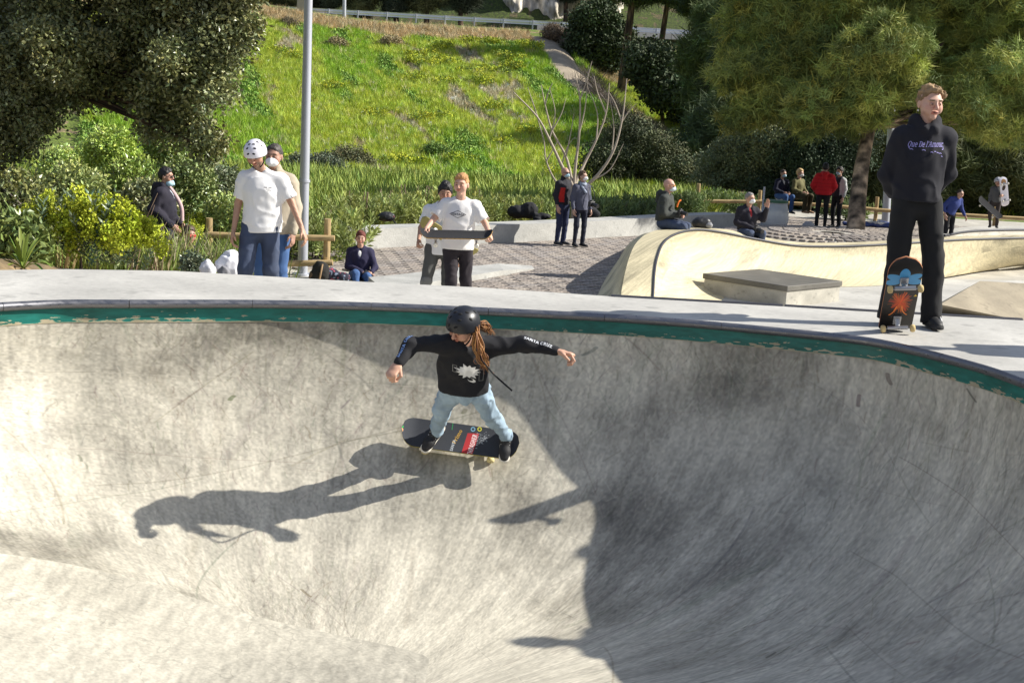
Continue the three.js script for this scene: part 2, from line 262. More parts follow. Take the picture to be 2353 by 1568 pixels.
// round paving at the foot of the big pine: a low cone of setts
const pineFoot = onY(1966, 531, PLAZA + 0.3);
{
  const cx = pineFoot.x - 0.9, cz = pineFoot.z + 1.4, grp = structGroup('tree_paving');
  const cone = (r) => PLAZA + 0.02 + 0.32 * smooth(4.4, 1.2, r);
  mesh('mortar_bed', grid(64, 10, (a, b) => { const r = 0.3 + b * 4.1, t = a * Math.PI * 2; return [V(cx + Math.cos(t) * r, cone(r), cz + Math.sin(t) * r), Math.cos(t) * r, Math.sin(t) * r]; }, true), std({ map: rep(concreteMap, 1, 1), color: lin(1, 0.96, 0.9) }), grp);
  const sg = rbox(0.17, 0.05, 0.32, 0.02, 1), all = [];
  for (let r = 0.7; r < 4.2; r += 0.37) { const n = Math.floor(Math.PI * 2 * r / 0.215); for (let i = 0; i < n; i++) { const t = i / n * Math.PI * 2 + r; all.push([r, t, Math.sin(t) * r]); } }
  all.sort((a, b) => b[2] - a[2]);
  const front = all.slice(0, 300), back = all.slice(300), o = new THREE.Object3D();
  const set = (o, [r, t]) => { o.position.set(cx + Math.cos(t) * r, cone(r) + 0.008, cz + Math.sin(t) * r); o.rotation.set(0, Math.PI / 2 - t, 0); };
  for (const f of front) { const m = mesh('sett', sg, pavMats[Math.floor(rnd() * 5)], grp); set(m, f); }
  const im = new THREE.InstancedMesh(sg, std({ map: pavMap }), back.length); back.forEach((f, i) => { set(o, f); o.updateMatrix(); im.setMatrixAt(i, o.matrix); im.setColorAt(i, pavTint[i % 5]); });
  im.name = 'setts'; im.userData = { kind: 'stuff' }; grp.add(im);
}
// smooth floor in front of the cream ramp
{
  const s = new THREE.Shape(); [[1.9, 18.5], [2.3, 23.2], [3.2, 27.4], [6, 29.5], [12, 31], [20, 34], [20, 11], [1.9, 11]].forEach(([x, d], i) => i ? s.lineTo(x, d) : s.moveTo(x, d));
  const g = new THREE.ShapeGeometry(s); g.rotateX(-Math.PI / 2); g.translate(0, PLAZA + 0.03, 0);
  struct('skate_floor', planarUV(g), mConcrete);
}
// ------------------------------------------------------------------ bench wall along the planting
function prism(front, back, y0, y1) {                                 // wall between two rows of points seen from above
  const n = front.length, P = [], I = [], add = (p, y) => { P.push(p.x, y, p.z); return P.length / 3 - 1; };
  const quad = (a, b, c, d) => I.push(a, b, c, a, c, d);
  for (let i = 0; i < n - 1; i++) {
    const f0 = front[i], f1 = front[i + 1], b0 = back[i], b1 = back[i + 1], t = (k) => Array.isArray(y1) ? y1[k] : y1;
    quad(add(f0, y0), add(f1, y0), add(f1, t(i + 1)), add(f0, t(i)));
    quad(add(f0, t(i)), add(f1, t(i + 1)), add(b1, t(i + 1)), add(b0, t(i)));
    quad(add(b0, t(i)), add(b1, t(i + 1)), add(b1, y0), add(b0, y0));
    if (!i) quad(add(b0, y0), add(f0, y0), add(f0, t(0)), add(b0, t(0)));
    if (i === n - 2) quad(add(f1, y0), add(b1, y0), add(b1, t(n - 1)), add(f1, t(n - 1)));
  }
  const g = new THREE.BufferGeometry(); g.setAttribute('position', new THREE.Float32BufferAttribute(P, 3)); g.setIndex(I); g.computeVertexNormals(); return boxUV(g, 1);
}
const benchFront = [[797, 579], [880, 573], [954, 569], [1060, 565], [1157, 561], [1260, 556], [1370, 549], [1480, 541], [1590, 533], [1690, 528]].map(([x, y]) => onY(x, y, PLAZA));
const benchBack = benchFront.map((p, i) => { const a = benchFront[Math.max(0, i - 1)], b = benchFront[Math.min(benchFront.length - 1, i + 1)], d = b.clone().sub(a).normalize(); return V(p.x + d.z * 0.62, p.y, p.z - d.x * 0.62); });
{
  const t = thing('bench_wall', 'long pale concrete bench wall along the oleander bed', 'bench');
  mesh('bench_body', prism(benchFront, benchBack, PLAZA - 0.1, PLAZA + 0.44), mConcreteB, t);
  const l = thing('low_ledge', 'low pale concrete ledge tapering across the paved plaza', 'ledge');
  const F = [[880, 664], [960, 652], [1060, 636], [1157, 619], [1228, 606]].map(([x, y]) => onY(x, y, PLAZA + 0.14)), B = [[846, 636], [935, 628], [1040, 615], [1145, 604], [1222, 599]].map(([x, y]) => onY(x, y, PLAZA + 0.14));
  mesh('ledge_body', prism(F, B, PLAZA - 0.2, [PLAZA + 0.14, PLAZA + 0.14, PLAZA + 0.14, PLAZA + 0.13, PLAZA + 0.05]), mConcreteB, l);
}
// ------------------------------------------------------------------ cream ramp with its steel edge
{
  const t = thing('ramp_hump', 'cream concrete ramp with a rounded hump and dark steel edge', 'ramp');
  const C = [[1496, 720, 22.9], [1500, 680, 23.3], [1503, 630, 23.9], [1510, 590, 24.6], [1524, 558, 25.2], [1552, 538, 25.9], [1600, 528, 26.6], [1660, 534, 27.2], [1735, 549, 27.8], [1827, 564, 28.3], [1930, 566, 28.8], [2047, 561, 29.4], [2170, 553, 30.4], [2260, 549, 31.5], [2420, 545, 33]].map((p) => at(...p));
  const S = [[1420, 720, 22.7], [1426, 680, 23.1], [1435, 630, 23.8], [1446, 590, 24.5], [1460, 560, 25.2], [1486, 537, 26.1], [1535, 525, 27.2]].map((p) => at(...p));
  for (let i = S.length; i < C.length; i++) S.push(V(C[i].x + 0.12, C[i].y, C[i].z - 0.85));
  const B = [[1348, 706], [1366, 680], [1390, 640], [1418, 600], [1445, 568]].map(([x, y]) => onY(x, y, PLAZA)); B.push(V(B[4].x + 0.3, PLAZA, B[4].z - 0.6)); for (let i = B.length; i < C.length; i++) B.push(V(S[i].x + 0.1, PLAZA, S[i].z - 0.6));
  const Fp = [[1630, 735], [1640, 715], [1650, 700], [1660, 688], [1672, 676], [1690, 668], [1715, 662], [1755, 659], [1820, 658], [1890, 658], [1970, 658], [2060, 652], [2150, 640], [2260, 622], [2420, 600]].map(([x, y]) => onY(x, y, PLAZA + 0.035));
  const K = [B, S, C, Fp].map((a) => new THREE.CatmullRomCurve3(a, false, 'centripetal')), N = 90, at4 = (k, a) => K[k].getPoint(a);
  const face = (f, m) => grid(N, m, (a, b) => { const p = f(a, b); return [p, p.x * 1 + p.z * 0.6, p.y * 2 + p.z * 0.3]; });
  const parts = [face((a, b) => { const p = at4(0, a), q = at4(1, a), r = p.clone().lerp(q, b); r.y += 0.12 * Math.sin(b * Math.PI) * clamp(q.y - p.y, 0, 1); return r; }, 8), face((a, b) => at4(1, a).lerp(at4(2, a), b), 2)];
  const parts2 = face((a, b) => { const c = at4(2, a), f = at4(3, a), th = b * Math.PI / 2, h = lerp(1 - Math.cos(th), b, 0.15), v = lerp(Math.sin(th), b, 0.25); return V(lerp(c.x, f.x, h), lerp(c.y, f.y, v), lerp(c.z, f.z, h)); }, 20);
  mesh('ramp_back', mergeGeometries(parts), mCream, t);
  mesh('ramp_face', parts2, mCream, t);
  const e = []; for (let i = 0; i <= 60; i++) { const p = at4(2, i / 60); p.y += 0.004; e.push(p); }
  mesh('steel_edge', tube(e, 0.022, 8, 120), mDarkSteel, t);
}
{ // grind box standing in front of the ramp
  const t = thing('grind_box', 'low grey concrete box with a dark slab top', 'skate box');
  const c = onY(1805, 706, PLAZA + 0.03), r = onY(1930, 692, PLAZA + 0.03), u = r.clone().sub(c).normalize(), w = r.distanceTo(c), v = V(u.z, 0, -u.x).negate(); if (v.x > 0) v.negate();
  const len = 1.75, put = (g, h) => { g.applyMatrix4(new THREE.Matrix4().makeBasis(u, V(0, 1, 0), u.clone().cross(V(0, 1, 0)))); const m = c.clone().addScaledVector(u, w / 2).addScaledVector(v, len / 2); g.translate(m.x, PLAZA + h, m.z); return g; };
  mesh('box_body', boxUV(put(rbox(w - 0.03, 0.28, len - 0.03, 0.008), 0.16)), std({ map: rep(concreteMap, 1.2, 1.2), color: lin(0.9, 0.88, 0.82) }), t);
  mesh('box_top', boxUV(put(rbox(w + 0.02, 0.09, len + 0.02, 0.01), 0.347)), std({ map: rep(concreteMap, 1, 1), color: lin(0.28, 0.27, 0.25), roughness: 0.55 }), t);
}
{ // low tan bank at the right, behind the deck
  const t = thing('low_bank', 'low tan concrete bank behind the deck at the right edge', 'ramp');
  const A = onY(2110, 722, PLAZA + 0.03), B = at(2160, 699, 22.9), C = at(2252, 645, 24.6), Dd = at(2440, 655, 25.4), E = onY(2470, 760, PLAZA), G = V(C.x + 0.4, PLAZA, C.z - 2.2), H = V(Dd.x + 0.6, PLAZA, Dd.z - 2);
  const tri = [[A, E, B], [B, E, Dd], [B, Dd, C], [C, Dd, H], [C, H, G], [A, B, C], [A, C, G], [Dd, E, H]], P = [];
  for (const f of tri) for (const p of f) P.push(p.x, p.y, p.z);
  const g = new THREE.BufferGeometry(); g.setAttribute('position', new THREE.Float32BufferAttribute(P, 3)); g.computeVertexNormals();
  mesh('bank_body', boxUV(g, 1), std({ map: rep(concreteMap, 0.6, 0.6), color: lin(0.66, 0.58, 0.45) }), t);
}
{ // pale quarter pipe far right
  const t = thing('far_quarter_pipe', 'pale sunlit quarter pipe far behind the hooded skater', 'ramp');
  const pts = [[2170, 541], [2230, 531], [2300, 528], [2420, 527]].map(([x, y]) => onY(x, y, PLAZA + 0.35));
  const feet = [[2215, 553], [2260, 560], [2320, 562], [2440, 560]].map(([x, y]) => onY(x, y, PLAZA + 0.02));
  const a = new THREE.CatmullRomCurve3(pts), b = new THREE.CatmullRomCurve3(feet);
  mesh('curved_face', grid(24, 10, (s, q) => { const c = a.getPoint(s), f = b.getPoint(s), th = q * Math.PI / 2; return [V(lerp(c.x, f.x, 1 - Math.cos(th)), lerp(c.y, f.y, Math.sin(th)), lerp(c.z, f.z, 1 - Math.cos(th))), s * 5, q]; }), std({ map: rep(concreteMap, 0.5, 0.5), color: lin(1, 0.97, 0.9) }), t);
  mesh('top_slab', grid(24, 2, (s, q) => { const c = a.getPoint(s); return [V(c.x + q * 0.2, c.y - 0.002, c.z - q * 1.4), s * 5, q]; }), mConcrete, t);
  mesh('steel_edge', tube(Array.from({ length: 13 }, (_, i) => a.getPoint(i / 12)), 0.03, 8, 40), mDarkSteel, t);
}
// ------------------------------------------------------------------ wooden fences
const woodMap = tex(256, 512, (u, v) => { const g = tfbm(u, v * 0.08, 24, 4, 111), k = 0.66 + g * 0.22 + tfbm(u, v, 6, 3, 113) * 0.12; return [k, k * 0.86, k * 0.62]; });
const mWood = std({ map: rep(woodMap, 1, 2), roughness: 0.9 });
function fence(label, posts, rails, group) {
  const t = thing('rail_fence', label, 'fence', group);
  for (const [p, h] of posts) mesh('post', rod(V(p.x, p.y - 0.3, p.z), V(p.x + gauss() * 0.01, p.y + h, p.z), 0.062, 0.058, 12), mWood, t);
  for (const [a, b] of rails) mesh('rail', rod(a, b, 0.056, 0.05, 12), mWood, t);
  return t;
}
{
  const y0 = PLAZA + 0.05, D = 24.6, f = (px, py, d = D) => at(px, py, d);
  fence('round timber rail fence beside the lamp post', [[V(f(350, 600).x, y0, -D - 0.1), 0.45], [V(f(476, 600).x, y0 - 0.1, -D - 0.1), 1.0], [V(f(592, 600).x, y0 - 0.1, -D - 0.1), 1.0], [V(f(748, 600).x, y0, -D - 0.1), 1.0]],
    [[f(285, 548), f(480, 541)], [f(476, 539), f(598, 543)], [f(590, 543), f(768, 547)], [f(300, 595), f(370, 592)], [f(340, 608), f(592, 604)], [f(590, 607), f(764, 603)]], 'timber rail fences');
  const D2 = 43.5, g = (px, py, d = D2) => at(px, py, d), base = (px) => V(g(px, 480).x, PLAZA - 0.02, -D2 - 0.08);
  fence('pale timber rail fence behind the far seated people', [[base(1602), 1.05], [base(1745), 0.95], [base(1880), 0.95], [base(2015), 0.95], [base(2150), 0.9], [base(2290), 0.85]],
    [[g(1604, 462), g(1748, 463)], [g(1744, 463), g(1884, 470)], [g(1878, 470), g(2018, 481)], [g(2012, 482), g(2154, 490)], [g(2148, 490), g(2380, 503)]], 'timber rail fences');
}
// ------------------------------------------------------------------ lamp posts
function lampPost(label, base, top, r0, r1, extra) {
  const t = thing('lamp_post', label, 'lamp post', 'lamp posts'), d = top.clone().sub(base);
  mesh('pole', rod(base, top, r0, r1, 28), mGalv, t);
  mesh('base_plate', new THREE.CylinderGeometry(r0 * 2.1, r0 * 2.2, 0.03, 20).translate(base.x, base.y + 0.015, base.z), mGalv, t);
  if (extra) mesh('pole_band', rod(base.clone().addScaledVector(d, extra), base.clone().addScaledVector(d, extra + 0.006), r0 * 1.12, r0 * 1.12, 24), mGalv, t);
  const arm = top.clone().add(V(0.9, 0.15, 0.2)); mesh('lamp_arm', rod(top, arm, 0.035, 0.03), mGalv, t); mesh('lamp_head', rbox(0.55, 0.09, 0.22, 0.04).translate(arm.x, arm.y, arm.z), mGalv, t);
}
{ const b = at(694, 636, 25.2); b.y = PLAZA; lampPost('tall tapered grey metal pole beside the timber fence', b, at(715, -330, 25.2), 0.088, 0.062, 0.23);
  const c = at(2036, 503, 44.5); c.y = PLAZA; lampPost('pale metal pole behind the leaning pine trunk', c, at(2058, 100, 44.5), 0.125, 0.085);
  const e = at(790, 58, 101); lampPost('slim grey metal pole standing by the road guardrail', e, at(792, -150, 101), 0.13, 0.1); }
// ------------------------------------------------------------------ hillside, road
const hillRight = (D) => lerp(5.4, 0.6, clamp((D - 50) / 48));
function hillY(x, D) {
  const t = clamp((D - 59) / 39), e = -1.75 + 7.15 * (0.8 * t + 0.2 * t * t) + (D > 98 ? Math.min(0.75, (D - 98) * 0.2) : 0);
  const g = x - hillRight(D), gully = 2.2 * smooth(0.5, 5, g) * smooth(50, 70, D) * smooth(112, 99, D) ;
  const left = 0.9 * smooth(-9, -22, x) * smooth(48, 70, D);
  return e - gully + left + (D < 97 ? 0.22 * fbm(x * 0.25, D * 0.25) * smooth(58, 62, D) : 0);
}
const hillMap = tex(512, 512, (u, v) => { const a = tfbm(u, v, 8, 5, 121), b = tfbm(u, v, 60, 3, 123), k = 0.5 + b * 0.3; return a > 0.16 ? [k * 0.95, k * 0.85, k * 0.6] : [k * 0.72, k * 0.84, k * 0.28]; });
struct('hillside', grid(90, 70, (a, b) => { const x = lerp(-75, 80, a), D = lerp(49, 103, b); return [V(x, hillY(x, D) - (b === 0 ? 0.2 : 0), -D), x * 0.25, D * 0.25]; }), std({ map: hillMap, roughness: 1 }));
const roadY = 6.0;
struct('road', grid(40, 2, (a, b) => { const x = lerp(-80, 90, a); return [V(x, roadY + 0.02, -(102.4 + b * 9)), x, b]; }), std({ color: lin(0.3, 0.3, 0.3), roughness: 0.9 }));
struct('far_slope', grid(60, 14, (a, b) => { const x = lerp(-110, 130, a), D = 111.3 + b * 70; return [V(x, roadY - 0.05 + b * 26 + 3 * fbm(x * 0.05, b * 3), -D), x * 0.2, b * 8]; }), std({ map: hillMap, color: lin(0.4, 0.42, 0.36), roughness: 1 }));
{ // guardrail
  const t = thing('guardrail', 'galvanised roadside guardrail along the top of the slope', 'guardrail');
  const rail = (D0, x0, x1, n) => { for (let i = 0; i < n; i++) { const a = x0 + (x1 - x0) * i / n, b = x0 + (x1 - x0) * (i + 1) / n; const s = new THREE.Shape(); [[0, 0.31], [0.05, 0.26], [0.0, 0.16], [0.05, 0.06], [0, 0]].forEach(([p, q], k) => k ? s.lineTo(p, q) : s.moveTo(p, q)); [[-0.012, 0], [0.035, 0.06], [-0.014, 0.16], [0.035, 0.26], [-0.012, 0.31]].forEach(([p, q]) => s.lineTo(p, q));
    const g = new THREE.ExtrudeGeometry(s, { depth: b - a - 0.015, bevelEnabled: false }); g.rotateY(Math.PI / 2); g.translate(a, roadY + 0.46, -D0); mesh('rail_beam', g, mGalvB, t); mesh('rail_post', rbox(0.09, 0.85, 0.12, 0.01).translate(a + 0.2, roadY + 0.34, -D0 + 0.1), mGalv, t); } };
  rail(102.1, -22, 4, 13);
  const t2 = t; rail(103.5, 4.6, 16.6, 6);
}
{ // pale parapet on the far side of the road, cut into lengths
  const t = thing('road_parapet', 'white concrete parapet beyond the road and pines', 'parapet');
  for (let i = 0; i < 8; i++) mesh('parapet_block', rbox(2.48, 1.15, 0.35, 0.03).translate(1.8 + i * 2.5, roadY + 0.55, -110.6), std({ map: rep(concreteMap, 0.5, 0.5), color: lin(1, 0.98, 0.93) }), t);
}
{ // rock face behind the road
  const rockMap = tex(512, 512, (u, v) => { const a = tfbm(u, v, 6, 6, 131), b = tfbm(u * 1, v * 0.25, 24, 4, 133); const k = 0.74 + a * 0.25 + b * 0.25; return [k, k * 0.96, k * 0.88]; });
  const t = thing('rock_face', 'pale limestone rock face above the road', 'rock');
  const g = grid(90, 40, (a, b) => { const x = lerp(-3.0, 8.0, a), y = lerp(5.6, 13, b); const n = fbm(x * 0.5, y * 0.4, 3, 5), c = Math.abs(fbm(x * 0.9, y * 0.25, 9, 3)); return [V(x, y, -(118 + b * 3.5 + n * 2.6 - c * 2.2 + 3 * smooth(0.7, 1, Math.abs(a - 0.5) * 2))), x * 0.3, y * 0.3]; });
  mesh('rock', g, std({ map: rockMap, roughness: 0.95 }), t);
}
{ // concrete chute down the slope
  const g = grid(6, 30, (a, b) => { const D = lerp(98.5, 80, b), cx = lerp(0.95, 3.8, b), w = lerp(1.25, 0.8, b), x = cx + (a - 0.5) * 2 * w; return [V(x, hillY(x, D) + 0.07 - Math.abs(a - 0.5) * 0.05, -D), x * 0.5, D * 0.5]; });
  const t = thing('drain_chute', 'worn beige concrete drain chute running down the slope', 'drain'); mesh('chute', g, std({ map: rep(concreteMap, 1, 0.5), color: lin(0.72, 0.62, 0.5), roughness: 0.95 }), t);
}
// ------------------------------------------------------------------ leaves and blades
function geoFrom(P, N) { const g = new THREE.BufferGeometry(); g.setAttribute('position', new THREE.Float32BufferAttribute(P, 3)); g.computeVertexNormals(); return g; }
function leafInto(P, base, dir, len, wid, fold = 0.25, droop = 0) {   // one pointed leaf, folded along the middle: four triangles
  const d = dir.clone().normalize(), s = V(d.z, 0, -d.x); if (s.lengthSq() < 0.01) s.set(1, 0, 0); s.normalize().applyAxisAngle(d, rr(-0.9, 0.9)); const n = s.clone().cross(d);
  const tip = base.clone().addScaledVector(d, len).add(V(0, -droop * len, 0)), mid = base.clone().addScaledVector(d, len * 0.45), l = mid.clone().addScaledVector(s, wid).addScaledVector(n, wid * fold), r = mid.clone().addScaledVector(s, -wid).addScaledVector(n, wid * fold);
  for (const t of [[base, l, mid], [mid, l, tip], [base, mid, r], [mid, tip, r]]) for (const p of t) P.push(p.x, p.y, p.z);
}
const randDir = () => { const z = rr(-1, 1), a = rr(0, 6.283), r = Math.sqrt(1 - z * z); return V(Math.cos(a) * r, z, Math.sin(a) * r); };
function oakClump(n, R, len, wid) { const P = []; for (let i = 0; i < n; i++) { const p = randDir().multiplyScalar(R * Math.cbrt(rnd())); leafInto(P, p, randDir().add(V(0, 0.25, 0)), len * rr(0.7, 1.25), wid * rr(0.8, 1.2), 0.3); } return geoFrom(P); }
function needleClump(n, R, w) { const P = []; for (let i = 0; i < n; i++) { const d = randDir(); d.y = Math.abs(d.y) * 1.1 - 0.25; d.normalize(); const o = V(rr(-1, 1), rr(-0.6, 0.6), rr(-1, 1)).multiplyScalar(R * 0.55), s = randDir().cross(d).normalize().multiplyScalar(w), t = o.clone().addScaledVector(d, R * rr(0.6, 1.1)); for (const p of [o.clone().add(s), t, o.clone().sub(s)]) P.push(p.x, p.y, p.z); } return geoFrom(P); }
function grassTuft(n, h, w, spread, lean = 0.5) { const P = []; for (let i = 0; i < n; i++) { const a = rr(0, 6.283), b = V(Math.cos(a), 0, Math.sin(a)), o = b.clone().multiplyScalar(spread * rnd()), hh = h * rr(0.55, 1.15), s = V(-b.z, 0, b.x).multiplyScalar(w * rr(0.6, 1.3)), m = o.clone().addScaledVector(b, hh * lean * 0.3).add(V(0, hh * 0.6, 0)), t = o.clone().addScaledVector(b, hh * lean * rr(0.5, 1.1)).add(V(0, hh, 0)); const q = (v) => P.push(v.x, v.y, v.z); q(o.clone().sub(s)); q(o.clone().add(s)); q(m.clone().addScaledVector(s, 0.8)); q(o.clone().sub(s)); q(m.clone().addScaledVector(s, 0.8)); q(m.clone().addScaledVector(s, -0.8)); q(m.clone().addScaledVector(s, -0.8)); q(m.clone().addScaledVector(s, 0.8)); q(t); } return geoFrom(P); }
function sprig(len, nl, leaf, wid, up = 0.7) { const P = []; const bend = V(rr(-0.2, 0.2), 0, rr(-0.2, 0.2)); for (let i = 0; i < nl; i++) { const t = 0.15 + 0.85 * i / nl, o = V(0, len * t, 0).addScaledVector(bend, t * t * len), a = i * 2.4 + rr(-0.3, 0.3), d = V(Math.cos(a), up + t * 0.9 + rr(-0.2, 0.2), Math.sin(a)); leafInto(P, o, d, leaf * rr(0.75, 1.15), wid, 0.15, 0.12); } return geoFrom(P); }
const GEO = {
  oak: [0, 1, 2].map(() => oakClump(24, 0.22, 0.085, 0.021)), bush: [0, 1, 2].map(() => oakClump(34, 0.3, 0.1, 0.026)), farleaf: [0, 1, 2].map(() => oakClump(40, 0.5, 0.2, 0.07)), dense: [0, 1].map(() => oakClump(44, 0.34, 0.12, 0.04)),
  pine: [0, 1, 2].map(() => needleClump(60, 0.30, 0.010)), farpine: [0, 1, 2].map(() => needleClump(70, 0.6, 0.02)),
  grass: [0, 1, 2].map(() => grassTuft(22, 0.42, 0.016, 0.16)), dry: [0, 1].map(() => grassTuft(26, 0.9, 0.014, 0.2, 0.45)), herb: [0, 1].map(() => oakClump(30, 0.22, 0.12, 0.03)), flower: [oakClump(40, 0.22, 0.05, 0.025)],
  oleander: [0, 1, 2].map(() => sprig(0.7, 20, 0.2, 0.027)), spurgeLeaf: [0, 1].map(() => sprig(0.55, 40, 0.10, 0.012, 0.5)), spurgeHead: [0, 1].map(() => oakClump(46, 0.10, 0.04, 0.02)), twig: [(() => { const P = []; for (let i = 0; i < 12; i++) { const d = V(rr(-1, 1), rr(0.2, 1.3), rr(-1, 1)).normalize(), s = V(0.006, 0, 0.004), t = d.clone().multiplyScalar(rr(0.5, 1.1)); for (const p of [s, t, s.clone().negate()]) P.push(p.x, p.y, p.z); } return geoFrom(P); })()],
};
const mLeaf = std({ roughness: 0.36, side: THREE.DoubleSide }), mLeafMat = std({ roughness: 0.75, side: THREE.DoubleSide });
const mLeafThin = new THREE.MeshPhysicalMaterial({ roughness: 0.9, transmission: 0.3, thickness: 0, side: THREE.DoubleSide });
const _o = new THREE.Object3D(), _c = new THREE.Color();
function scatter(parent, name, geo, mat, items, kind) {              // items: [Vector3, scale, colour, upright?, pitch axis]
  const im = new THREE.InstancedMesh(geo, mat, items.length);
  items.forEach(([p, s, c, up], i) => { _o.position.copy(p); if (up) _o.rotation.set(gauss() * 0.16 * up, rr(0, 6.283), gauss() * 0.16 * up); else _o.rotation.set(rr(0, 6.283), rr(0, 6.283), rr(0, 6.283)); _o.scale.setScalar(s); _o.updateMatrix(); im.setMatrixAt(i, _o.matrix); im.setColorAt(i, c); });
  im.name = name; im.castShadow = im.receiveShadow = true; im.userData = { kind: 'stuff' }; parent.add(im); return im;
}
function split(parent, name, geos, mat, items) { geos.forEach((g, k) => { const it = items.filter((_, i) => i % geos.length === k); if (it.length) scatter(parent, name, g, mat, it); }); }
const tint = (c, v = 0.25, w = 0.12) => { const k = 1 + gauss() * v, h = gauss() * w; return _c.clone().setRGB(Math.max(0.004, c[0] * k * (1 + h)), Math.max(0.004, c[1] * k), Math.max(0.003, c[2] * k * (1 - h))); };
// points through the outer part of a set of blobs [centre, radius, squash]
function blobPoints(blobs, n, inner = 0.5) { const vol = blobs.map((b) => b[1] ** 2.4), tot = vol.reduce((a, b) => a + b), out = []; blobs.forEach((b, i) => { const m = Math.round(n * vol[i] / tot); for (let k = 0; k < m; k++) { const d = randDir(), lump = 0.82 + 0.32 * noise(d.x * 2.2 + i * 9, d.y * 2.2, d.z * 2.2); d.y *= b[2] ?? 0.85; out.push(b[0].clone().addScaledVector(d, b[1] * lump * lerp(inner, 1, Math.sqrt(rnd())))); } }); return out; }
function clumpPoints(blobs, n, per, spread, inner = 0.72) { const out = []; for (const c of blobPoints(blobs, Math.max(3, Math.round(n / per)), inner)) { const k = rr(0.78, 1.22), s = spread * rr(0.7, 1.3); for (let i = 0; i < per; i++) { const d = randDir(); d.y *= 0.7; out.push([c.clone().addScaledVector(d, s * Math.cbrt(rnd())), k]); } } return out; }
const barkMap = tex(256, 256, (u, v) => { const a = tfbm(u, v * 0.5, 12, 5, 141), b = tfbm(u, v, 5, 3, 143), k = 0.56 + a * 0.5 + b * 0.2; return [k, k * 0.88, k * 0.74]; });
const mBark = std({ map: rep(barkMap, 2, 1), bumpMap: rep(barkMap, 2, 1), bumpScale: 0.03, roughness: 1 }), mBarkDark = std({ map: rep(barkMap, 1, 3), color: lin(0.32, 0.28, 0.25), roughness: 1 });
function limbs(parent, base, blobs, r0, mat, trunkTop) {
  const top = trunkTop ?? blobs[0][0].clone(); mesh('trunk', tube([base, base.clone().lerp(top, 0.5).add(V(gauss() * 0.06, 0, 0)), top], r0, 10, 12, r0 * 0.55), mat, parent);
  const from = base.clone().lerp(top, 0.8); for (const [c, r] of blobs) mesh('branch', tube([from, from.clone().lerp(c, 0.5).add(V(0, r * 0.12, 0)), c], r0 * 0.38, 6, 6, 0.02), mat, parent);
}
function tree(name, label, base, blobs, n, geos, mat, col, o = {}) {
  const t = thing(name, label, o.category ?? 'tree', o.group); limbs(t, base, blobs, o.r ?? 0.18, o.bark ?? mBarkDark, o.top);
  if (o.top2) 0; const crown = new THREE.Group(); crown.name = 'crown'; t.add(crown);
  const pick = () => tint(Array.isArray(col[0]) ? col[Math.floor(rnd() * col.length)] : col), core = blobPoints(blobs.map(([c, r, q]) => [c, r * 0.8, q]), n * 0.3, 0.1).map((p) => [p, rr(0.8, 1.3) * (o.s ?? 1), pick()]);
  split(crown, 'foliage', geos, mat, [...core, ...clumpPoints(blobs, n * 0.7, o.per ?? 26, o.spread ?? 0.42, o.inner).map(([p, k]) => [p, rr(0.7, 1.2) * (o.s ?? 1), pick().multiplyScalar(k)])]); return t;
}
const pb = (list, D, ppm) => list.map(([x, y, r, dz = 0, sq]) => [at(x, y, D + dz), r / ppm, sq]);   // blobs measured on the photograph, at a real distance

// dark evergreen oak hanging over the left
{ const D = 23.5, ppm = 3350 / D;
  tree('evergreen_oak', 'large dark evergreen oak overhanging the left corner', V(-9.6, -0.9, -25), pb([[90, 120, 190], [300, 60, 190, 0.6], [440, 90, 130, -0.3], [370, 200, 115, 0.2], [480, 200, 75, -0.4], [440, 290, 75], [60, 250, 105, -0.3], [0, 330, 70, -0.5], [200, 190, 110, 0.7], [490, 20, 90, 0.3], [250, -180, 260], [-150, 100, 300, 0.5], [480, -120, 180], [510, 120, 65, -0.3], [470, 340, 40, -0.2], [350, 290, 60, 0.3]], D, ppm), 10500, GEO.oak, mLeaf, [[0.18, 0.195, 0.075], [0.26, 0.275, 0.12], [0.12, 0.135, 0.045]], { r: 0.3, top: V(-8.4, 2.2, -24.4), inner: 0.72, per: 34, spread: 0.30 }); }
// the big leaning pine on the right
{ const D = 40.6, ppm = 3350 / D;
  const bl = pb([[1760, 170, 105, 0, 0.8], [1850, 90, 130, 0.6], [1960, 30, 130, 0], [2010, 120, 105, -2.0], [2030, 210, 85, -1.6, 0.7], [2130, 130, 110, 0.8], [2250, 70, 140, 0.4], [2320, 190, 105, -1], [2240, 250, 85, -1.4, 0.7], [2330, 290, 70, -1.2, 0.6], [1860, 220, 95, -0.8, 0.6], [1740, 255, 60, -0.4, 0.6], [1930, 250, 70, -0.6, 0.6], [2140, 260, 70, -0.2, 0.6], [1720, 60, 100, 1], [2100, -60, 170, 0.5], [2330, -60, 170, 0], [1850, -80, 150, 0.4], [2440, 160, 150, 0]], D, ppm);
  tree('pine_tree', 'big pine with a leaning bare trunk behind the hooded skater', V(pineFoot.x, PLAZA - 0.1, pineFoot.z), bl, 20000, GEO.pine, mLeafMat, [[0.29, 0.35, 0.075], [0.18, 0.235, 0.06], [0.37, 0.39, 0.09]], { r: 0.26, top: at(2012, 225, D), bark: mBark, inner: 0.7, group: 'pines', per: 40, spread: 0.6 });
}
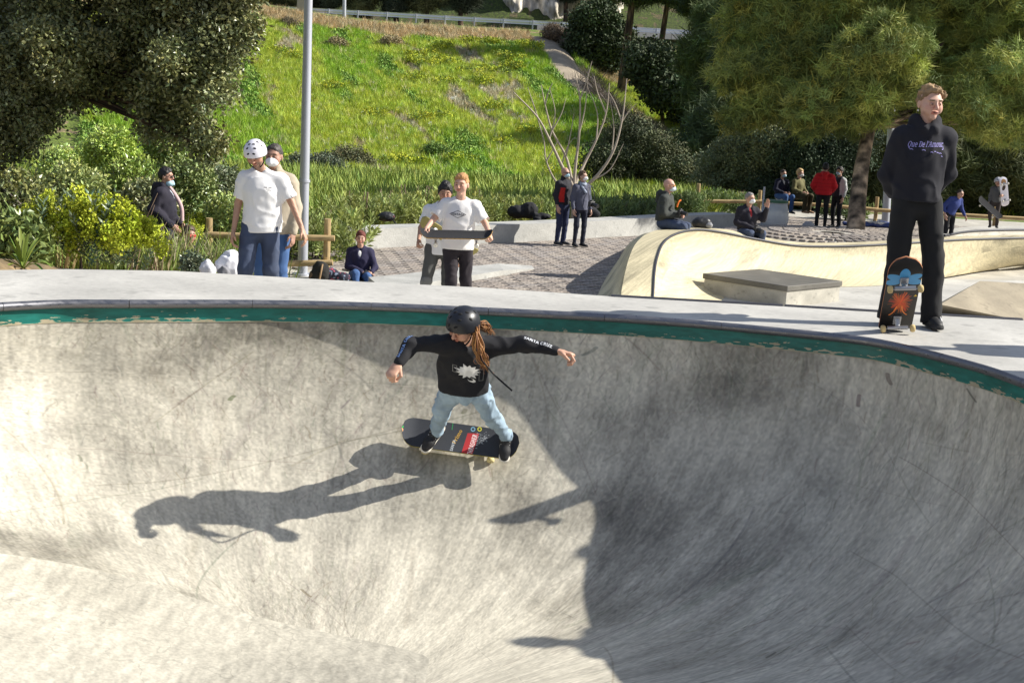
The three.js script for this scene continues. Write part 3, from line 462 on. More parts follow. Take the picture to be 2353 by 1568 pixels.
// pines, shrubs and trees filling the valley on the right: [label, blobs, D, base px, count, kind, colour]
const dkPine = [0.05, 0.078, 0.026], olive = [0.085, 0.105, 0.045], midGreen = [0.10, 0.145, 0.04], yelGreen = [0.12, 0.15, 0.03];
const woods = [
  ['dark pine with a leaning trunk beside the road parapet', 'pine_tree', [[1460, -55, 65], [1520, -40, 50], [1400, -70, 55]], 92, [1432, 130], 800, 'farpine', dkPine, 0.32],
  ['thin dark pine standing before the white parapet', 'pine_tree', [[1540, -40, 55], [1600, -20, 55]], 92, [1506, 100], 600, 'farpine', dkPine, 0.24],
  ['bushy dark tree at the head of the gully', 'broad_tree', [[1360, 55, 40], [1390, 100, 40], [1350, 110, 35], [1410, 135, 30]], 96, [1390, 140], 1400, 'farleaf', dkPine, 0.2],
  ['tall green pine filling the valley right of the slope', 'pine_tree', [[1700, 60, 95], [1640, 140, 65], [1700, 150, 90], [1660, 225, 75]], 74, [1660, 330], 2400, 'farpine', midGreen, 0.3],
  ['dark pine behind the left side of the big pine', 'pine_tree', [[1740, 60, 110], [1800, 130, 100], [1730, 190, 95]], 68, [1760, 330], 2200, 'farpine', dkPine, 0.3],
  ['dense green pine low in the valley', 'pine_tree', [[1665, 290, 70], [1710, 330, 90], [1650, 360, 65], [1610, 420, 45], [1670, 415, 60]], 62, [1670, 420], 2000, 'farpine', [0.085, 0.125, 0.045], 0.25],
  ['grey green olive tree behind the rail fence', 'olive_tree', [[1760, 310, 60], [1730, 365, 65], [1800, 340, 60], [1660, 400, 45]], 52, [1740, 440], 2400, 'bush', [0.17, 0.2, 0.1], 0.16],
  ['deep green tree behind the red puffer jacket', 'broad_tree', [[1770, 440, 50], [1900, 450, 50], [1860, 330, 75], [1900, 390, 70], [1830, 400, 50], [1930, 330, 70]], 51, [1870, 470], 2400, 'bush', [0.03, 0.055, 0.02], 0.18],
  ['dark conifer behind the pale metal pole', 'pine_tree', [[2080, 330, 95], [2060, 420, 75], [2010, 350, 75], [2120, 430, 60], [2000, 450, 45]], 54, [2060, 480], 2200, 'farpine', [0.09, 0.11, 0.035], 0.22],
  ['dark conifer at the right edge of the park', 'pine_tree', [[2270, 360, 100], [2330, 400, 95], [2220, 400, 75], [2180, 440, 50], [2300, 460, 60]], 55, [2280, 490], 2400, 'farpine', [0.10, 0.12, 0.035], 0.25],
  ['tall forest pine rising behind the right edge', 'pine_tree', [[2330, 200, 130], [2240, 250, 110], [2380, 60, 140]], 70, [2320, 400], 2400, 'farpine', dkPine, 0.3],
  ['forest pine half hidden above the big pine', 'pine_tree', [[2000, 90, 130], [2060, 200, 120], [1920, 180, 110]], 75, [2000, 350], 2400, 'farpine', dkPine, 0.3],
  ['grey green rounded shrub at the foot of the grass slope', 'shrub', [[1440, 330, 60], [1490, 370, 65], [1540, 400, 55], [1400, 380, 45], [1560, 430, 45]], 56, [1490, 440], 3200, 'bush', [0.085, 0.1, 0.04], 0.12],
  ['wide dark shrub on the shaded side of the gully', 'shrub', [[1505, 165, 40], [1550, 200, 42], [1475, 140, 30], [1590, 235, 42]], 84, [1530, 230], 1500, 'farleaf', [0.05, 0.075, 0.025], 0.12],
];
for (const [label, name, bl, D, [bx, by], n, kind, col, r] of woods) { const b = at(bx, by, D), blobs = pb(bl.map(([x, y, q]) => [x, y, q, rr(-0.8, 0.8)]), D, 3350 / D); b.y = Math.min(b.y, D < 50 ? PLAZA : hillY(b.x, D)) - 0.1; tree(name, label, b, blobs, n, GEO[kind], mLeafMat, col, { r, category: name === 'shrub' ? 'shrub' : 'tree', group: { pine_tree: 'pines', broad_tree: 'broadleaf trees', olive_tree: 'olive trees', shrub: 'wild shrubs' }[name], bark: mBarkDark, s: D > 70 ? 1.1 : 1, per: 22, spread: D > 70 ? 1.0 : 0.7 }); }
// dark trees behind the road, top of the picture
[[750, 0.2], [830, 0.35], [910, 0.25], [980, 0.4], [1060, 0.3], [650, 0.3], [1300, 0.2], [1390, 0.3]].forEach(([px, k], i) => { const D = i > 5 ? 116 : 113.5, b = at(px, 40, D); b.y = roadY; tree('roadside_tree', ['dark round tree left of the slim road pole', 'olive green tree right of the slim road pole', 'dark bushy tree third along the road', 'tall green tree fourth along the road', 'dark tree beside the pale rock face', 'dark tree behind the grey cabinet', 'small tree on the pale rock face', 'tree right of the pale rock face'][i], b, pb(i === 6 ? [[px, -20, 18], [px + 10, -40, 20]] : [[px, 0, 48], [px + 30, -30, 52], [px - 25, -35, 45], [px, -80, 60]], D, 3350 / D), 900, GEO.farpine, mLeafMat, i % 2 ? [0.09, 0.1, 0.03] : [0.03, 0.045, 0.018], { r: 0.25, group: 'trees behind the road' }); });
// a bare thorny thicket in the gully
{ const t = thing('bare_thicket', 'tangle of bare brown brambles in the shaded gully', 'thicket'), it = []; for (let i = 0; i < 900; i++) { const u = rnd(), D = lerp(84, 58, u), px = lerp(1345, 1640, u) + gauss() * 28, x = at(px, 300, D).x; it.push([V(x, hillY(x, D) + rr(-0.2, 0.8), -D), rr(0.8, 1.6), tint([0.11, 0.085, 0.07]), 1.5]); } scatter(t, 'twigs', GEO.twig[0], mLeafMat, it); }
// ------------------------------------------------------------------ grass and herbs on the slope
{
  const pick = () => { for (;;) { const D = lerp(54, 99, Math.pow(rnd(), 0.85)), x = rr(-D * 0.3, hillRight(D) + 14); if (x > -D * 0.36) return [x, D]; } };
  const A = [], B = [], Dy = [], H = [], Fl = [], W = [];
  for (let i = 0; i < 72000; i++) {
    const [x, D] = pick(), chx = lerp(1.15, 3.95, clamp((98.5 - D) / 18.5)); if (D > 80 && Math.abs(x - chx) < 1.25) continue;
    const st = x + D * 0.28, n = fbm(st * 0.45 + 5, D * 0.07, 2, 4), m = fbm(st * 1.1, D * 0.2, 8, 3), y = hillY(x, D) - 0.03, p = V(x, y, -D), right = x - hillRight(D);
    if (D > 95 + n * 3) { if (rnd() < 0.75) Dy.push([p, rr(0.35, 0.75), tint([0.55, 0.44, 0.25]), 1.6]); continue; }
    
    if (n < -0.2 && m > 0.0) { if (rnd() < 0.5) Dy.push([p, rr(0.25, 0.5), tint([0.5, 0.44, 0.28]), 1.4]); else if (rnd() < 0.25) W.push([p.clone().add(V(0, 0.15, 0)), rr(0.35, 0.6), tint([0.75, 0.75, 0.66]), 1]); }
    else if (m > 0.12 && n > -0.08) { H.push([p.clone().add(V(0, 0.14, 0)), rr(0.7, 1.4), tint(rnd() < 0.5 ? [0.17, 0.31, 0.04] : [0.24, 0.36, 0.06], 0.3), 1]); }
    else if (n > 0.12 && rnd() < 0.035) { Fl.push([p.clone().add(V(0, 0.22, 0)), rr(1, 1.9), tint([0.5, 0.52, 0.02]), 1]); }
    else if (rnd() < 0.012) W.push([p.clone().add(V(0, 0.3, 0)), rr(0.3, 0.6), tint([0.8, 0.8, 0.7]), 1]);
    else if (rnd() < 0.03) Dy.push([p, rr(0.4, 0.75), tint([0.5, 0.46, 0.24]), 1.6]);
    else A.push([p, rr(0.45, 1.3), tint(n > 0.05 ? [0.31, 0.47, 0.03] : [0.44, 0.53, 0.055], 0.22, 0.14), 1.4]);
  }
  const grp = (name, label, cat, geos, mat, items) => { const g = new THREE.Group(); g.name = name; g.userData = { kind: 'stuff', label, category: cat }; scene.add(g); split(g, name + '_tufts', geos, mat, items); };
  grp('slope_grass', 'bright green spring grass covering the slope', 'grass', GEO.grass, mLeafThin, A);
  grp('dry_grass', 'straw coloured dry grass below the guardrail', 'grass', GEO.dry, mLeafMat, Dy);
  grp('slope_herbs', 'darker green herbs among the slope grass', 'herbs', GEO.herb, mLeafMat, H);
  grp('white_flowers', 'small white flowers in bare patches of slope', 'flowers', GEO.flower, mLeafMat, W);
  // yellow flowering spurge clumps on the slope
  const spots = []; for (let i = 0; i < 46; i++) { const px = i < 22 ? rr(930, 1230) : rr(620, 1400), D = i < 22 ? rr(84, 95) : rr(55, 92), x = at(px, 300, D).x; if (x > hillRight(D) + 0.5) continue; spots.push([x, D]); }
  spots.forEach(([x, D], i) => { const t = thing('spurge_clump', D > 83 && x > -6 ? 'yellow green spurge clump high on the slope near the chute' : x < -4 ? 'yellow green spurge clump on the slope near the lamp post' : 'yellow green spurge clump low on the middle of the slope', 'shrub', D > 83 && x > -6 ? 'spurge clumps near the chute' : x < -4 ? 'spurge clumps near the lamp post' : 'spurge clumps on the middle slope'), it = []; for (let k = 0; k < 26; k++) { const a = rr(0, 6.28), r = 0.7 * Math.sqrt(rnd()); it.push([V(x + Math.cos(a) * r, hillY(x, D) + 0.35 * (1 - r * r) + rr(0, 0.15), -D + Math.sin(a) * r), rr(0.7, 1.2), tint(k % 3 ? [0.42, 0.46, 0.02] : [0.16, 0.25, 0.03])]); } scatter(t, 'foliage', GEO.herb[i % 2], mLeafMat, it); });
  // rough shrubs and dry bunches standing on the slope
  const sh = [[800, 330, 58, 50, [0.1, 0.105, 0.05], 'grey green twiggy shrub above the oleanders'], [745, 400, 54, 42, [0.09, 0.11, 0.07], 'silver green shrub right of the lamp post'], [770, 115, 90, 22, [0.2, 0.17, 0.09], 'dry bunch of grass right of the lamp post'], [690, 400, 54, 38, [0.08, 0.1, 0.06], 'silver green shrub left of the lamp post'], [895, 100, 92, 24, [0.25, 0.2, 0.11], 'dry tuft below the guardrail'], [660, 60, 94, 18, [0.16, 0.13, 0.08], 'dark dry tuft near the grey cabinet'], [1000, 300, 62, 30, [0.1, 0.16, 0.03], 'fresh green bush in the middle of the slope'], [1270, 75, 98, 34, [0.13, 0.1, 0.07], 'brown leafless shrub beside the chute'], [1320, 60, 97, 40, [0.1, 0.085, 0.06], 'tall leafless shrub under the rock face']];
  for (const [px, py, D, r, c, label] of sh) { const p = at(px, py, D), R = r / (3350 / D); p.y = hillY(p.x, D) + R * 0.45; const t = thing('shrub', label, 'shrub', 'wild shrubs'); split(t, 'foliage', GEO.bush, mLeafMat, blobPoints([[p, R, 0.7], [p.clone().add(V(R * 0.7, -R * 0.2, 0)), R * 0.7, 0.7]], 420, 0.3).map((q) => [q, rr(0.6, 1.1), tint(c.map((v) => v * 1.5))])); scatter(t, 'twigs', GEO.twig[0], mLeafMat, blobPoints([[p, R * 0.8, 0.6]], 60, 0.1).map((q) => [q, rr(0.6, 1.1) * R, tint([0.16, 0.13, 0.1]), 1.5])); }
}
{ const t = thing('road_cabinet', 'beige grey cabinet by the road beside the lamp post', 'cabinet'), p = at(695, 60, 101); mesh('cabinet_body', rbox(0.8, 1.6, 0.5, 0.02).translate(p.x, roadY + 0.6, p.z), std({ color: lin(0.42, 0.38, 0.3) }), t); mesh('cabinet_roof', rbox(0.9, 0.09, 0.6, 0.02).translate(p.x, roadY + 1.44, p.z), std({ color: lin(0.25, 0.25, 0.27) }), t); }
// ------------------------------------------------------------------ oleanders behind the bench wall and fence
const oleSpots = [[560, 520, 27.5, 0.95], [640, 505, 27.5, 1.1], [725, 500, 27.6, 1.2], [770, 490, 29.5, 1.35], [830, 470, 32.2, 1.7], [890, 470, 32.8, 1.75], [950, 460, 33.6, 1.9], [1010, 460, 34.4, 1.8], [1075, 470, 35, 1.7], [1140, 480, 36, 1.4], [1205, 480, 37, 1.2], [1275, 490, 37.8, 1.0], [1350, 490, 38.6, 1.0], [1420, 490, 39.5, 1.0], [1480, 490, 40.5, 0.9], [1570, 470, 43, 1.2], [1640, 470, 46, 1.1], [1690, 480, 45, 0.8], [1940, 470, 46, 0.9], [2090, 470, 47, 1.0]];
const oleNames = ['nearest the left fence end', 'behind the white helmet skater', 'between the lamp post and the fence end', 'at the left end of the bench wall', 'behind the black camera bag on the bench', 'second along the bench wall', 'left of the two young skaters', 'behind the two young skaters', 'right of the two young skaters', 'beside the dark coat heap', 'left of the couple', 'behind the couple', 'right of the couple', 'low and shaded along the bench', 'behind the seated bald man', 'at the start of the pale fence', 'behind the pale fence', 'behind the man raising a hand', 'behind the red jacket', 'behind the pale pole'];
oleSpots.forEach(([px, , D, h], i) => {
  const p = at(px, 480, D); p.y = D < 30 ? Math.max(PLAZA, soilY(p.x, D)) : PLAZA; const t = thing('oleander', 'oleander bush with long narrow leaves ' + oleNames[i], 'shrub', 'oleander bushes'), it = [];
  const Ht = Math.max(0.05, h * 0.5 - 0.5);
  for (let k = 0; k < 110; k++) { const a = rr(0, 6.28), r = Math.sqrt(rnd()), R = 0.6 + h * 0.12, lean = 0.5 + r * 0.6; it.push([V(p.x + Math.cos(a) * r * R, p.y + 0.05 + Ht * Math.pow(rnd(), 0.6) * (1.05 - 0.45 * r * r), p.z + Math.sin(a) * r * R * 0.8), rr(0.6, 1.0), tint(i < 12 ? [0.29, 0.34, 0.09] : [0.15, 0.21, 0.06], 0.28, 0.1), 2.4 + r * 2.2]); }
  split(t, 'foliage', GEO.oleander, mLeafThin, it); for (let k = 0; k < 5; k++) mesh('stem', rod(V(p.x + gauss() * 0.1, p.y - 0.1, p.z), V(p.x + gauss() * 0.35, p.y + h * 0.6, p.z + gauss() * 0.2), 0.018, 0.01, 6), mBark, t);
});
// ------------------------------------------------------------------ rough planting on the left
{
  const sh = [[40, 470, 19, 80, [0.09, 0.1, 0.035], 'dense dark shrub under the oak at the left edge'], [170, 440, 21, 60, [0.13, 0.15, 0.05], 'grey green shrub with pale twigs under the oak'], [300, 420, 25, 55, [0.14, 0.18, 0.045], 'fresh green bush below the gap in the oak'], [250, 350, 30, 65, [0.16, 0.21, 0.04], 'bright green bush on the slope under the oak'], [430, 420, 27, 60, [0.1, 0.125, 0.045], 'rough shrub behind the man in the black coat'], [500, 430, 28, 55, [0.085, 0.1, 0.055], 'silver grey shrub left of the white helmet'], [520, 500, 25.5, 55, [0.13, 0.16, 0.05], 'leafy shrub behind the fence and kneeling person'], [340, 470, 22.5, 60, [0.12, 0.13, 0.06], 'rockrose bush with pink flowers behind the black coat'], [30, 560, 13.6, 45, [0.07, 0.09, 0.025], 'low dark bush at the left edge of the deck'], [440, 606, 16.5, 20, [0.06, 0.075, 0.045], 'small dark twiggy shrub in front of the kneeling person'], [380, 330, 33, 50, [0.09, 0.12, 0.03], 'dark bush under the right side of the oak'], [150, 390, 33, 60, [0.18, 0.23, 0.06], 'light green bush far under the oak']];
  for (const [px, py, D, r, c, label] of sh) { const p = at(px, py, D), R = r / (3350 / D), gy = Math.max(PLAZA, soilY(p.x, D)); const t = thing('shrub', label, 'shrub', 'wild shrubs'); const bl = [[p, R, 0.8]]; if (p.y - R > gy) bl.push([V(p.x, (p.y + gy) / 2, p.z), R * 0.9, 1]); split(t, 'foliage', GEO.oak, mLeaf, blobPoints(bl, r < 25 ? 160 : 700, 0.3).map((q) => [q, rr(0.7, 1.15) * (r < 25 ? 0.5 : 1), tint(c.map((v) => v * 2.5))])); scatter(t, 'twigs', GEO.twig[0], mLeafMat, blobPoints([[p, R * 0.9, 0.8]], 90, 0.1).map((q) => [q, rr(0.5, 0.9) * R, tint([0.3, 0.26, 0.22]), 2])); mesh('stem', rod(V(p.x, gy - 0.1, p.z), p, 0.03, 0.015, 7), mBarkDark, t); if (label.includes('pink')) scatter(t, 'flowers', GEO.flower[0], mLeafMat, blobPoints([[p, R, 0.8]], 14, 0.9).map((q) => [q, 0.22, tint([0.55, 0.2, 0.42])])); }
  // dry and green grass between them
  const A = [], Dy = []; for (let i = 0; i < 3600; i++) { const D = rr(17, 34), x = rr(-D * 0.40, -3.4 - (D > 22 ? 1 : 0)), p = V(x, Math.max(PLAZA, soilY(x, D)) - 0.02, -D); (rnd() < 0.32 ? Dy : A).push(rnd() < 0.32 ? [p, rr(0.5, 0.9), tint([0.3, 0.25, 0.14]), 1.6] : [p, rr(0.5, 0.95), tint([0.22, 0.29, 0.055]), 1.4]); }
  for (let i = 0; i < 9000; i++) { const D = rr(33, 51), x = rr(-D * 0.38, Math.min(6, -4 + (D - 33) * 0.9)), p = V(x, PLAZA - 0.02, -D); if (D < 33.6 + 0.98 * x) continue; A.push([p, rr(0.8, 1.8), tint([0.26, 0.33, 0.055]), 1.4]); }
  for (const [name, label, geos, items] of [['verge_grass', 'green grass growing under the left shrubs', GEO.grass, A], ['verge_straw', 'dry straw between the left shrubs', GEO.dry, Dy]]) { const g = new THREE.Group(); g.name = name; g.userData = { kind: 'stuff', label, category: 'grass' }; scene.add(g); split(g, name + '_tufts', geos, mLeafMat, items); }
}
// yellow flowering spurge beside the deck
function spurge(label, p, R, h, n) {
  const t = thing('spurge_bush', label, 'shrub', 'flowering spurge bushes'), L = [], Hd = [];
  for (let i = 0; i < n; i++) { const a = rr(0, 6.28), r = Math.sqrt(rnd()), q = V(p.x + Math.cos(a) * r * R, p.y + h * (0.15 + 0.45 * (1 - r * r * 0.7)), p.z + Math.sin(a) * r * R * 0.7), top = q.clone().add(V(Math.cos(a) * r * 0.18, 0.5 * rr(0.75, 1.1), Math.sin(a) * r * 0.1)); L.push([q, rr(0.8, 1.1), tint([0.16, 0.22, 0.12]), 1.0 + r]); for (let k = 0; k < 8; k++) Hd.push([top.clone().add(V(gauss() * 0.03, k * 0.03 - 0.16 + gauss() * 0.02, gauss() * 0.03)), rr(0.5, 0.85), tint([0.38, 0.43, 0.02], 0.2, 0.06)]); }
  split(t, 'foliage', GEO.spurgeLeaf, mLeaf, L); split(t, 'flower_heads', GEO.spurgeHead, mLeafMat, Hd); mesh('stem', rod(V(p.x, p.y - 0.1, p.z), V(p.x, p.y + h * 0.5, p.z), 0.02, 0.012, 6), mBark, t);
}
spurge('big spurge bush with yellow green flower heads beside the deck', V(at(185, 600, 14.2).x, -0.42, -14.2), 0.46, 0.30, 34);
spurge('lower spurge bush spilling right towards the fence', V(at(262, 600, 14.0).x, -0.45, -14.0), 0.26, 0.12, 15);
spurge('small spurge behind the man in the black coat', V(at(400, 530, 23.5).x, -1.6, -23.5), 0.35, 0.6, 22);
spurge('small spurge behind the timber rails', V(at(500, 540, 25.5).x, -1.6, -25.5), 0.35, 0.45, 22);
{ // strap leaved plant at the left corner of the deck
  const t = thing('strap_leaf_plant', 'strap leaved green plant at the left edge of the deck', 'plant'), b = at(52, 618, 12.4);
  for (let i = 0; i < 22; i++) { const a = rr(0, 6.283), l = rr(0.28, 0.5), d = V(Math.cos(a), 0, Math.sin(a)), s = V(-d.z, 0, d.x).multiplyScalar(0.017), k = rr(0.3, 1), g = grid(8, 2, (u, v) => { const p = b.clone().addScaledVector(d, l * k * u).add(V(0, l * (1.25 - k * 0.6) * u - l * 0.75 * k * u * u, 0)).addScaledVector(s, (v - 0.5) * 2 * Math.sin(Math.PI * (0.12 + 0.88 * (1 - u)))); p.y -= v === 0.5 ? 0.006 : 0; return [p, u, v]; }); mesh('leaf', g, new THREE.MeshStandardMaterial({ color: lin(0.14 * rr(0.8, 1.3), 0.22, 0.03), roughness: 0.5, side: THREE.DoubleSide }), t); }
}
// bare young tree behind the couple
{
  const t = thing('bare_tree', 'leafless young tree with pale twigs behind the couple', 'tree'), D = 36.5, mTwig = std({ color: lin(0.40, 0.34, 0.27), roughness: 0.9 }), p = (x, y, d = 0) => at(x, y, D + d);
  const line = (name, pts, r0, r1) => mesh(name, tube(pts.map((q) => p(...q)), r0, 7, pts.length * 4, r1), mTwig, t);
  line('trunk', [[1316, 520], [1318, 470], [1318, 440], [1316, 425]], 0.075, 0.06);
  line('limb', [[1316, 428], [1290, 380, -0.2], [1262, 320, -0.3], [1235, 270, -0.4], [1180, 212, -0.6]], 0.052, 0.012);
  line('limb', [[1316, 428], [1300, 360, 0.2], [1268, 300, 0.2], [1252, 240, 0.2], [1243, 195, 0.2]], 0.045, 0.01);
  line('limb', [[1318, 430], [1322, 380], [1330, 310], [1332, 230], [1320, 160]], 0.045, 0.01);
  line('limb', [[1318, 430], [1345, 370, 0.3], [1370, 320, 0.3], [1392, 260, 0.3], [1400, 190, 0.2]], 0.045, 0.01);
  line('limb', [[1320, 440], [1360, 415, -0.3], [1405, 355, -0.4], [1428, 280, -0.4], [1440, 180, -0.4]], 0.048, 0.01);
  line('limb', [[1320, 445], [1280, 420, 0.3], [1255, 370, 0.4], [1250, 325, 0.5]], 0.034, 0.014);
  const tw = [[[1262, 320], [1275, 260], [1262, 200]], [[1235, 270], [1222, 230], [1212, 200]], [[1252, 240], [1262, 205], [1270, 190]], [[1268, 300], [1290, 260], [1300, 225]], [[1330, 310], [1345, 240], [1352, 150]], [[1332, 230], [1346, 190], [1360, 140]], [[1392, 260], [1372, 210], [1365, 175]], [[1370, 320], [1372, 260], [1350, 200]], [[1428, 280], [1445, 255], [1462, 238]], [[1405, 355], [1410, 290], [1402, 230]], [[1428, 280], [1412, 235], [1398, 210]], [[1250, 325], [1240, 290], [1232, 262]], [[1290, 380], [1302, 340], [1316, 318]], [[1300, 360], [1312, 300], [1318, 262]], [[1360, 415], [1400, 390], [1432, 330]], [[1255, 370], [1272, 340], [1282, 322]]];
  for (const q of tw) line('twig', q, 0.02, 0.007);
}
// tall dry stalks in front of the man in the black coat
{ const t = thing('dry_stalks', 'arching dry brown stalks in front of the black coat', 'plant'); for (const q of [[[540, 0], [590, 900]], 0]) if (q === 0) break; const D = 16.2; for (const q of [[[520, 632], [575, 540], [655, 452]], [[548, 632], [580, 560], [640, 480]], [[632, 632], [660, 560], [700, 520]], [[640, 634], [665, 590], [690, 560]]]) mesh('stalk', tube(q.map(([x, y]) => at(x * 0.46 + 60, y * 0.98 , D)), 0.006, 5, 12, 0.003), std({ color: lin(0.36, 0.25, 0.16) }), t); }
// ------------------------------------------------------------------ bodies: distance fields meshed as one skin
class Field {
  constructor() { this.ops = []; this.lo = V(1e9, 1e9, 1e9); this.hi = V(-1e9, -1e9, -1e9); this.wob = 0; this.wf = 9; this.cuts = []; this.seed = 0; }
  grow(p, r) { this.lo.min(V(p.x - r, p.y - r, p.z - r)); this.hi.max(V(p.x + r, p.y + r, p.z + r)); }
  cone(a, b, ra, rb, k = 0.02, o = {}) {                               // tapered capsule; o.u = wide axis, o.flat = thickness across the other axis
    const ax = b.clone().sub(a), L = Math.max(1e-5, ax.length()); ax.divideScalar(L); let u = o.u ? o.u.clone() : V(1, 0, 0); u.addScaledVector(ax, -u.dot(ax)); if (u.lengthSq() < 1e-6) u.set(0, 0, 1).addScaledVector(ax, -ax.z); u.normalize(); const w = u.clone().cross(ax);
    this.ops.push({ t: o.sub ? 3 : 0, a, ax, L, u, w, ra, rb, k, f: o.flat ?? 1 }); if (!o.sub) { this.grow(a, ra + 0.03); this.grow(b, rb + 0.03); } return this;
  }
  ell(c, r, k = 0.02, o = {}) { const x = o.x ?? V(1, 0, 0), y = o.y ?? V(0, 1, 0), z = x.clone().cross(y); this.ops.push({ t: o.sub ? 2 : 1, a: c, x, y, z, r, k }); if (!o.sub) this.grow(c, Math.max(...r) + 0.03); return this; }
  cut(p, n, k = 0.006) { this.cuts.push([p, n.clone().normalize(), k]); return this; }        // keep the side n points away from
  d(x, y, z) {
    let d = 9;
    for (const o of this.ops) {
      const px = x - o.a.x, py = y - o.a.y, pz = z - o.a.z; let e;
      if (o.t === 0 || o.t === 3) { const h = px * o.ax.x + py * o.ax.y + pz * o.ax.z, t = h < 0 ? 0 : h > o.L ? 1 : h / o.L, q = h - t * o.L, uu = px * o.u.x + py * o.u.y + pz * o.u.z, ww = (px * o.w.x + py * o.w.y + pz * o.w.z) / o.f; e = (Math.sqrt(q * q + uu * uu + ww * ww) - (o.ra + (o.rb - o.ra) * t)) * (o.f < 1 ? 0.5 + 0.5 * o.f : 1); }
      else { const a = (px * o.x.x + py * o.x.y + pz * o.x.z), b = (px * o.y.x + py * o.y.y + pz * o.y.z), c = (px * o.z.x + py * o.z.y + pz * o.z.z), [r, s, q] = o.r; const k0 = Math.sqrt((a / r) ** 2 + (b / s) ** 2 + (c / q) ** 2), k1 = Math.sqrt((a / r / r) ** 2 + (b / s / s) ** 2 + (c / q / q) ** 2); e = k1 > 1e-9 ? k0 * (k0 - 1) / k1 : -Math.min(r, s, q); }
      if (o.t >= 2) { const m = -e, h = Math.max(o.k - Math.abs(d - m), 0) / o.k; d = Math.max(d, m) + h * h * o.k * 0.25; }
      else { const h = Math.max(o.k - Math.abs(d - e), 0) / o.k; d = Math.min(d, e) - h * h * o.k * 0.25; }
    }
    if (this.wob) { const f = this.wf, s = this.seed; const q = noise(x * f * 0.45 + s, y * f * 0.4, z * f * 0.45) * 1.6, r = 1 - 2 * Math.abs(noise(x * f * 0.8 + q, y * f * 0.9 - q * 0.8 + s, z * f * 0.8)); d += this.wob * (0.75 * noise(x * f + s, y * f * 0.7, z * f) + 0.7 * (0.35 - r * r) + 0.4 * noise(x * f * 2.6, y * f * 2.1 + s, z * f * 2.6)); }
    for (const [p, n, k] of this.cuts) { const m = (x - p.x) * n.x + (y - p.y) * n.y + (z - p.z) * n.z + (this.jag ? this.jag * (noise(x * 60, y * 25, z * 60) + 0.5 * noise(x * 130, y * 50, z * 130)) : 0), h = Math.max(k - Math.abs(d - m), 0) / k; d = Math.max(d, m) + h * h * k * 0.25; }
    return d;
  }
  mesh(cell, colour, lo = this.lo, hi = this.hi) {                    // surface nets
    const nx = Math.ceil((hi.x - lo.x) / cell) + 2, ny = Math.ceil((hi.y - lo.y) / cell) + 2, nz = Math.ceil((hi.z - lo.z) / cell) + 2, F = new Float32Array(nx * ny * nz).fill(1), id = (i, j, k) => (i * ny + j) * nz + k, B = 4, safe = cell * B * 1.5 + Math.abs(this.wob) * 2 + 0.01;
    for (let i = 0; i < nx; i += B) for (let j = 0; j < ny; j += B) for (let k = 0; k < nz; k += B) {
      const c = this.d(lo.x + (i + 1.5) * cell, lo.y + (j + 1.5) * cell, lo.z + (k + 1.5) * cell), far = Math.abs(c) > safe;
      for (let a = i; a < Math.min(nx, i + B); a++) for (let b = j; b < Math.min(ny, j + B); b++) for (let e = k; e < Math.min(nz, k + B); e++) F[id(a, b, e)] = far ? c : this.d(lo.x + a * cell, lo.y + b * cell, lo.z + e * cell);
    }
    const P = [], C = [], I = [], at = new Int32Array(nx * ny * nz).fill(-1);
    for (let i = 0; i < nx - 1; i++) for (let j = 0; j < ny - 1; j++) for (let k = 0; k < nz - 1; k++) {
      let n = 0, sx = 0, sy = 0, sz = 0, m = 0; const v = [];
      for (let q = 0; q < 8; q++) { v[q] = F[id(i + (q & 1), j + ((q >> 1) & 1), k + (q >> 2))]; if (v[q] < 0) m++; }
      if (m === 0 || m === 8) continue;
      for (let q = 0; q < 8; q++) for (const b of [1, 2, 4]) { if (q & b) continue; const r = q | b; if ((v[q] < 0) === (v[r] < 0)) continue; const t = v[q] / (v[q] - v[r]); sx += (q & 1) + (b === 1 ? t : 0); sy += ((q >> 1) & 1) + (b === 2 ? t : 0); sz += (q >> 2) + (b === 4 ? t : 0); n++; }
      at[id(i, j, k)] = P.length / 3; const x = lo.x + (i + sx / n) * cell, y = lo.y + (j + sy / n) * cell, z = lo.z + (k + sz / n) * cell; P.push(x, y, z); if (colour) { const c = colour(x, y, z); C.push(c[0], c[1], c[2]); }
    }
    const q4 = (a, b, c, d, flip) => { if (a < 0 || b < 0 || c < 0 || d < 0) return; flip ? I.push(a, c, b, a, d, c) : I.push(a, b, c, a, c, d); };
    for (let i = 1; i < nx - 1; i++) for (let j = 1; j < ny - 1; j++) for (let k = 1; k < nz - 1; k++) {
      const s = F[id(i, j, k)] < 0;
      if (s !== F[id(i + 1, j, k)] < 0) q4(at[id(i, j - 1, k - 1)], at[id(i, j, k - 1)], at[id(i, j, k)], at[id(i, j - 1, k)], !s);
      if (s !== F[id(i, j + 1, k)] < 0) q4(at[id(i - 1, j, k - 1)], at[id(i - 1, j, k)], at[id(i, j, k)], at[id(i, j, k - 1)], !s);
      if (s !== F[id(i, j, k + 1)] < 0) q4(at[id(i - 1, j - 1, k)], at[id(i, j - 1, k)], at[id(i, j, k)], at[id(i - 1, j, k)], !s);
    }
    const g = new THREE.BufferGeometry(); g.setAttribute('position', new THREE.Float32BufferAttribute(P, 3)); if (colour) g.setAttribute('color', new THREE.Float32BufferAttribute(C, 3)); g.setIndex(I); g.computeVertexNormals(); return g;
  }
}
const fabricBump = tex(128, 128, (u, v) => 0.5 + 0.25 * Math.sin(u * 200) * Math.sin(v * 200) + tfbm(u, v, 16, 3, 151) * 0.3, false);
const cloth = (r, g, b, rough = 0.9) => new THREE.MeshStandardMaterial({ color: lin(r, g, b), roughness: rough });
const mSkin = new THREE.MeshPhysicalMaterial({ vertexColors: true, roughness: 0.55, sheen: 0.1 });
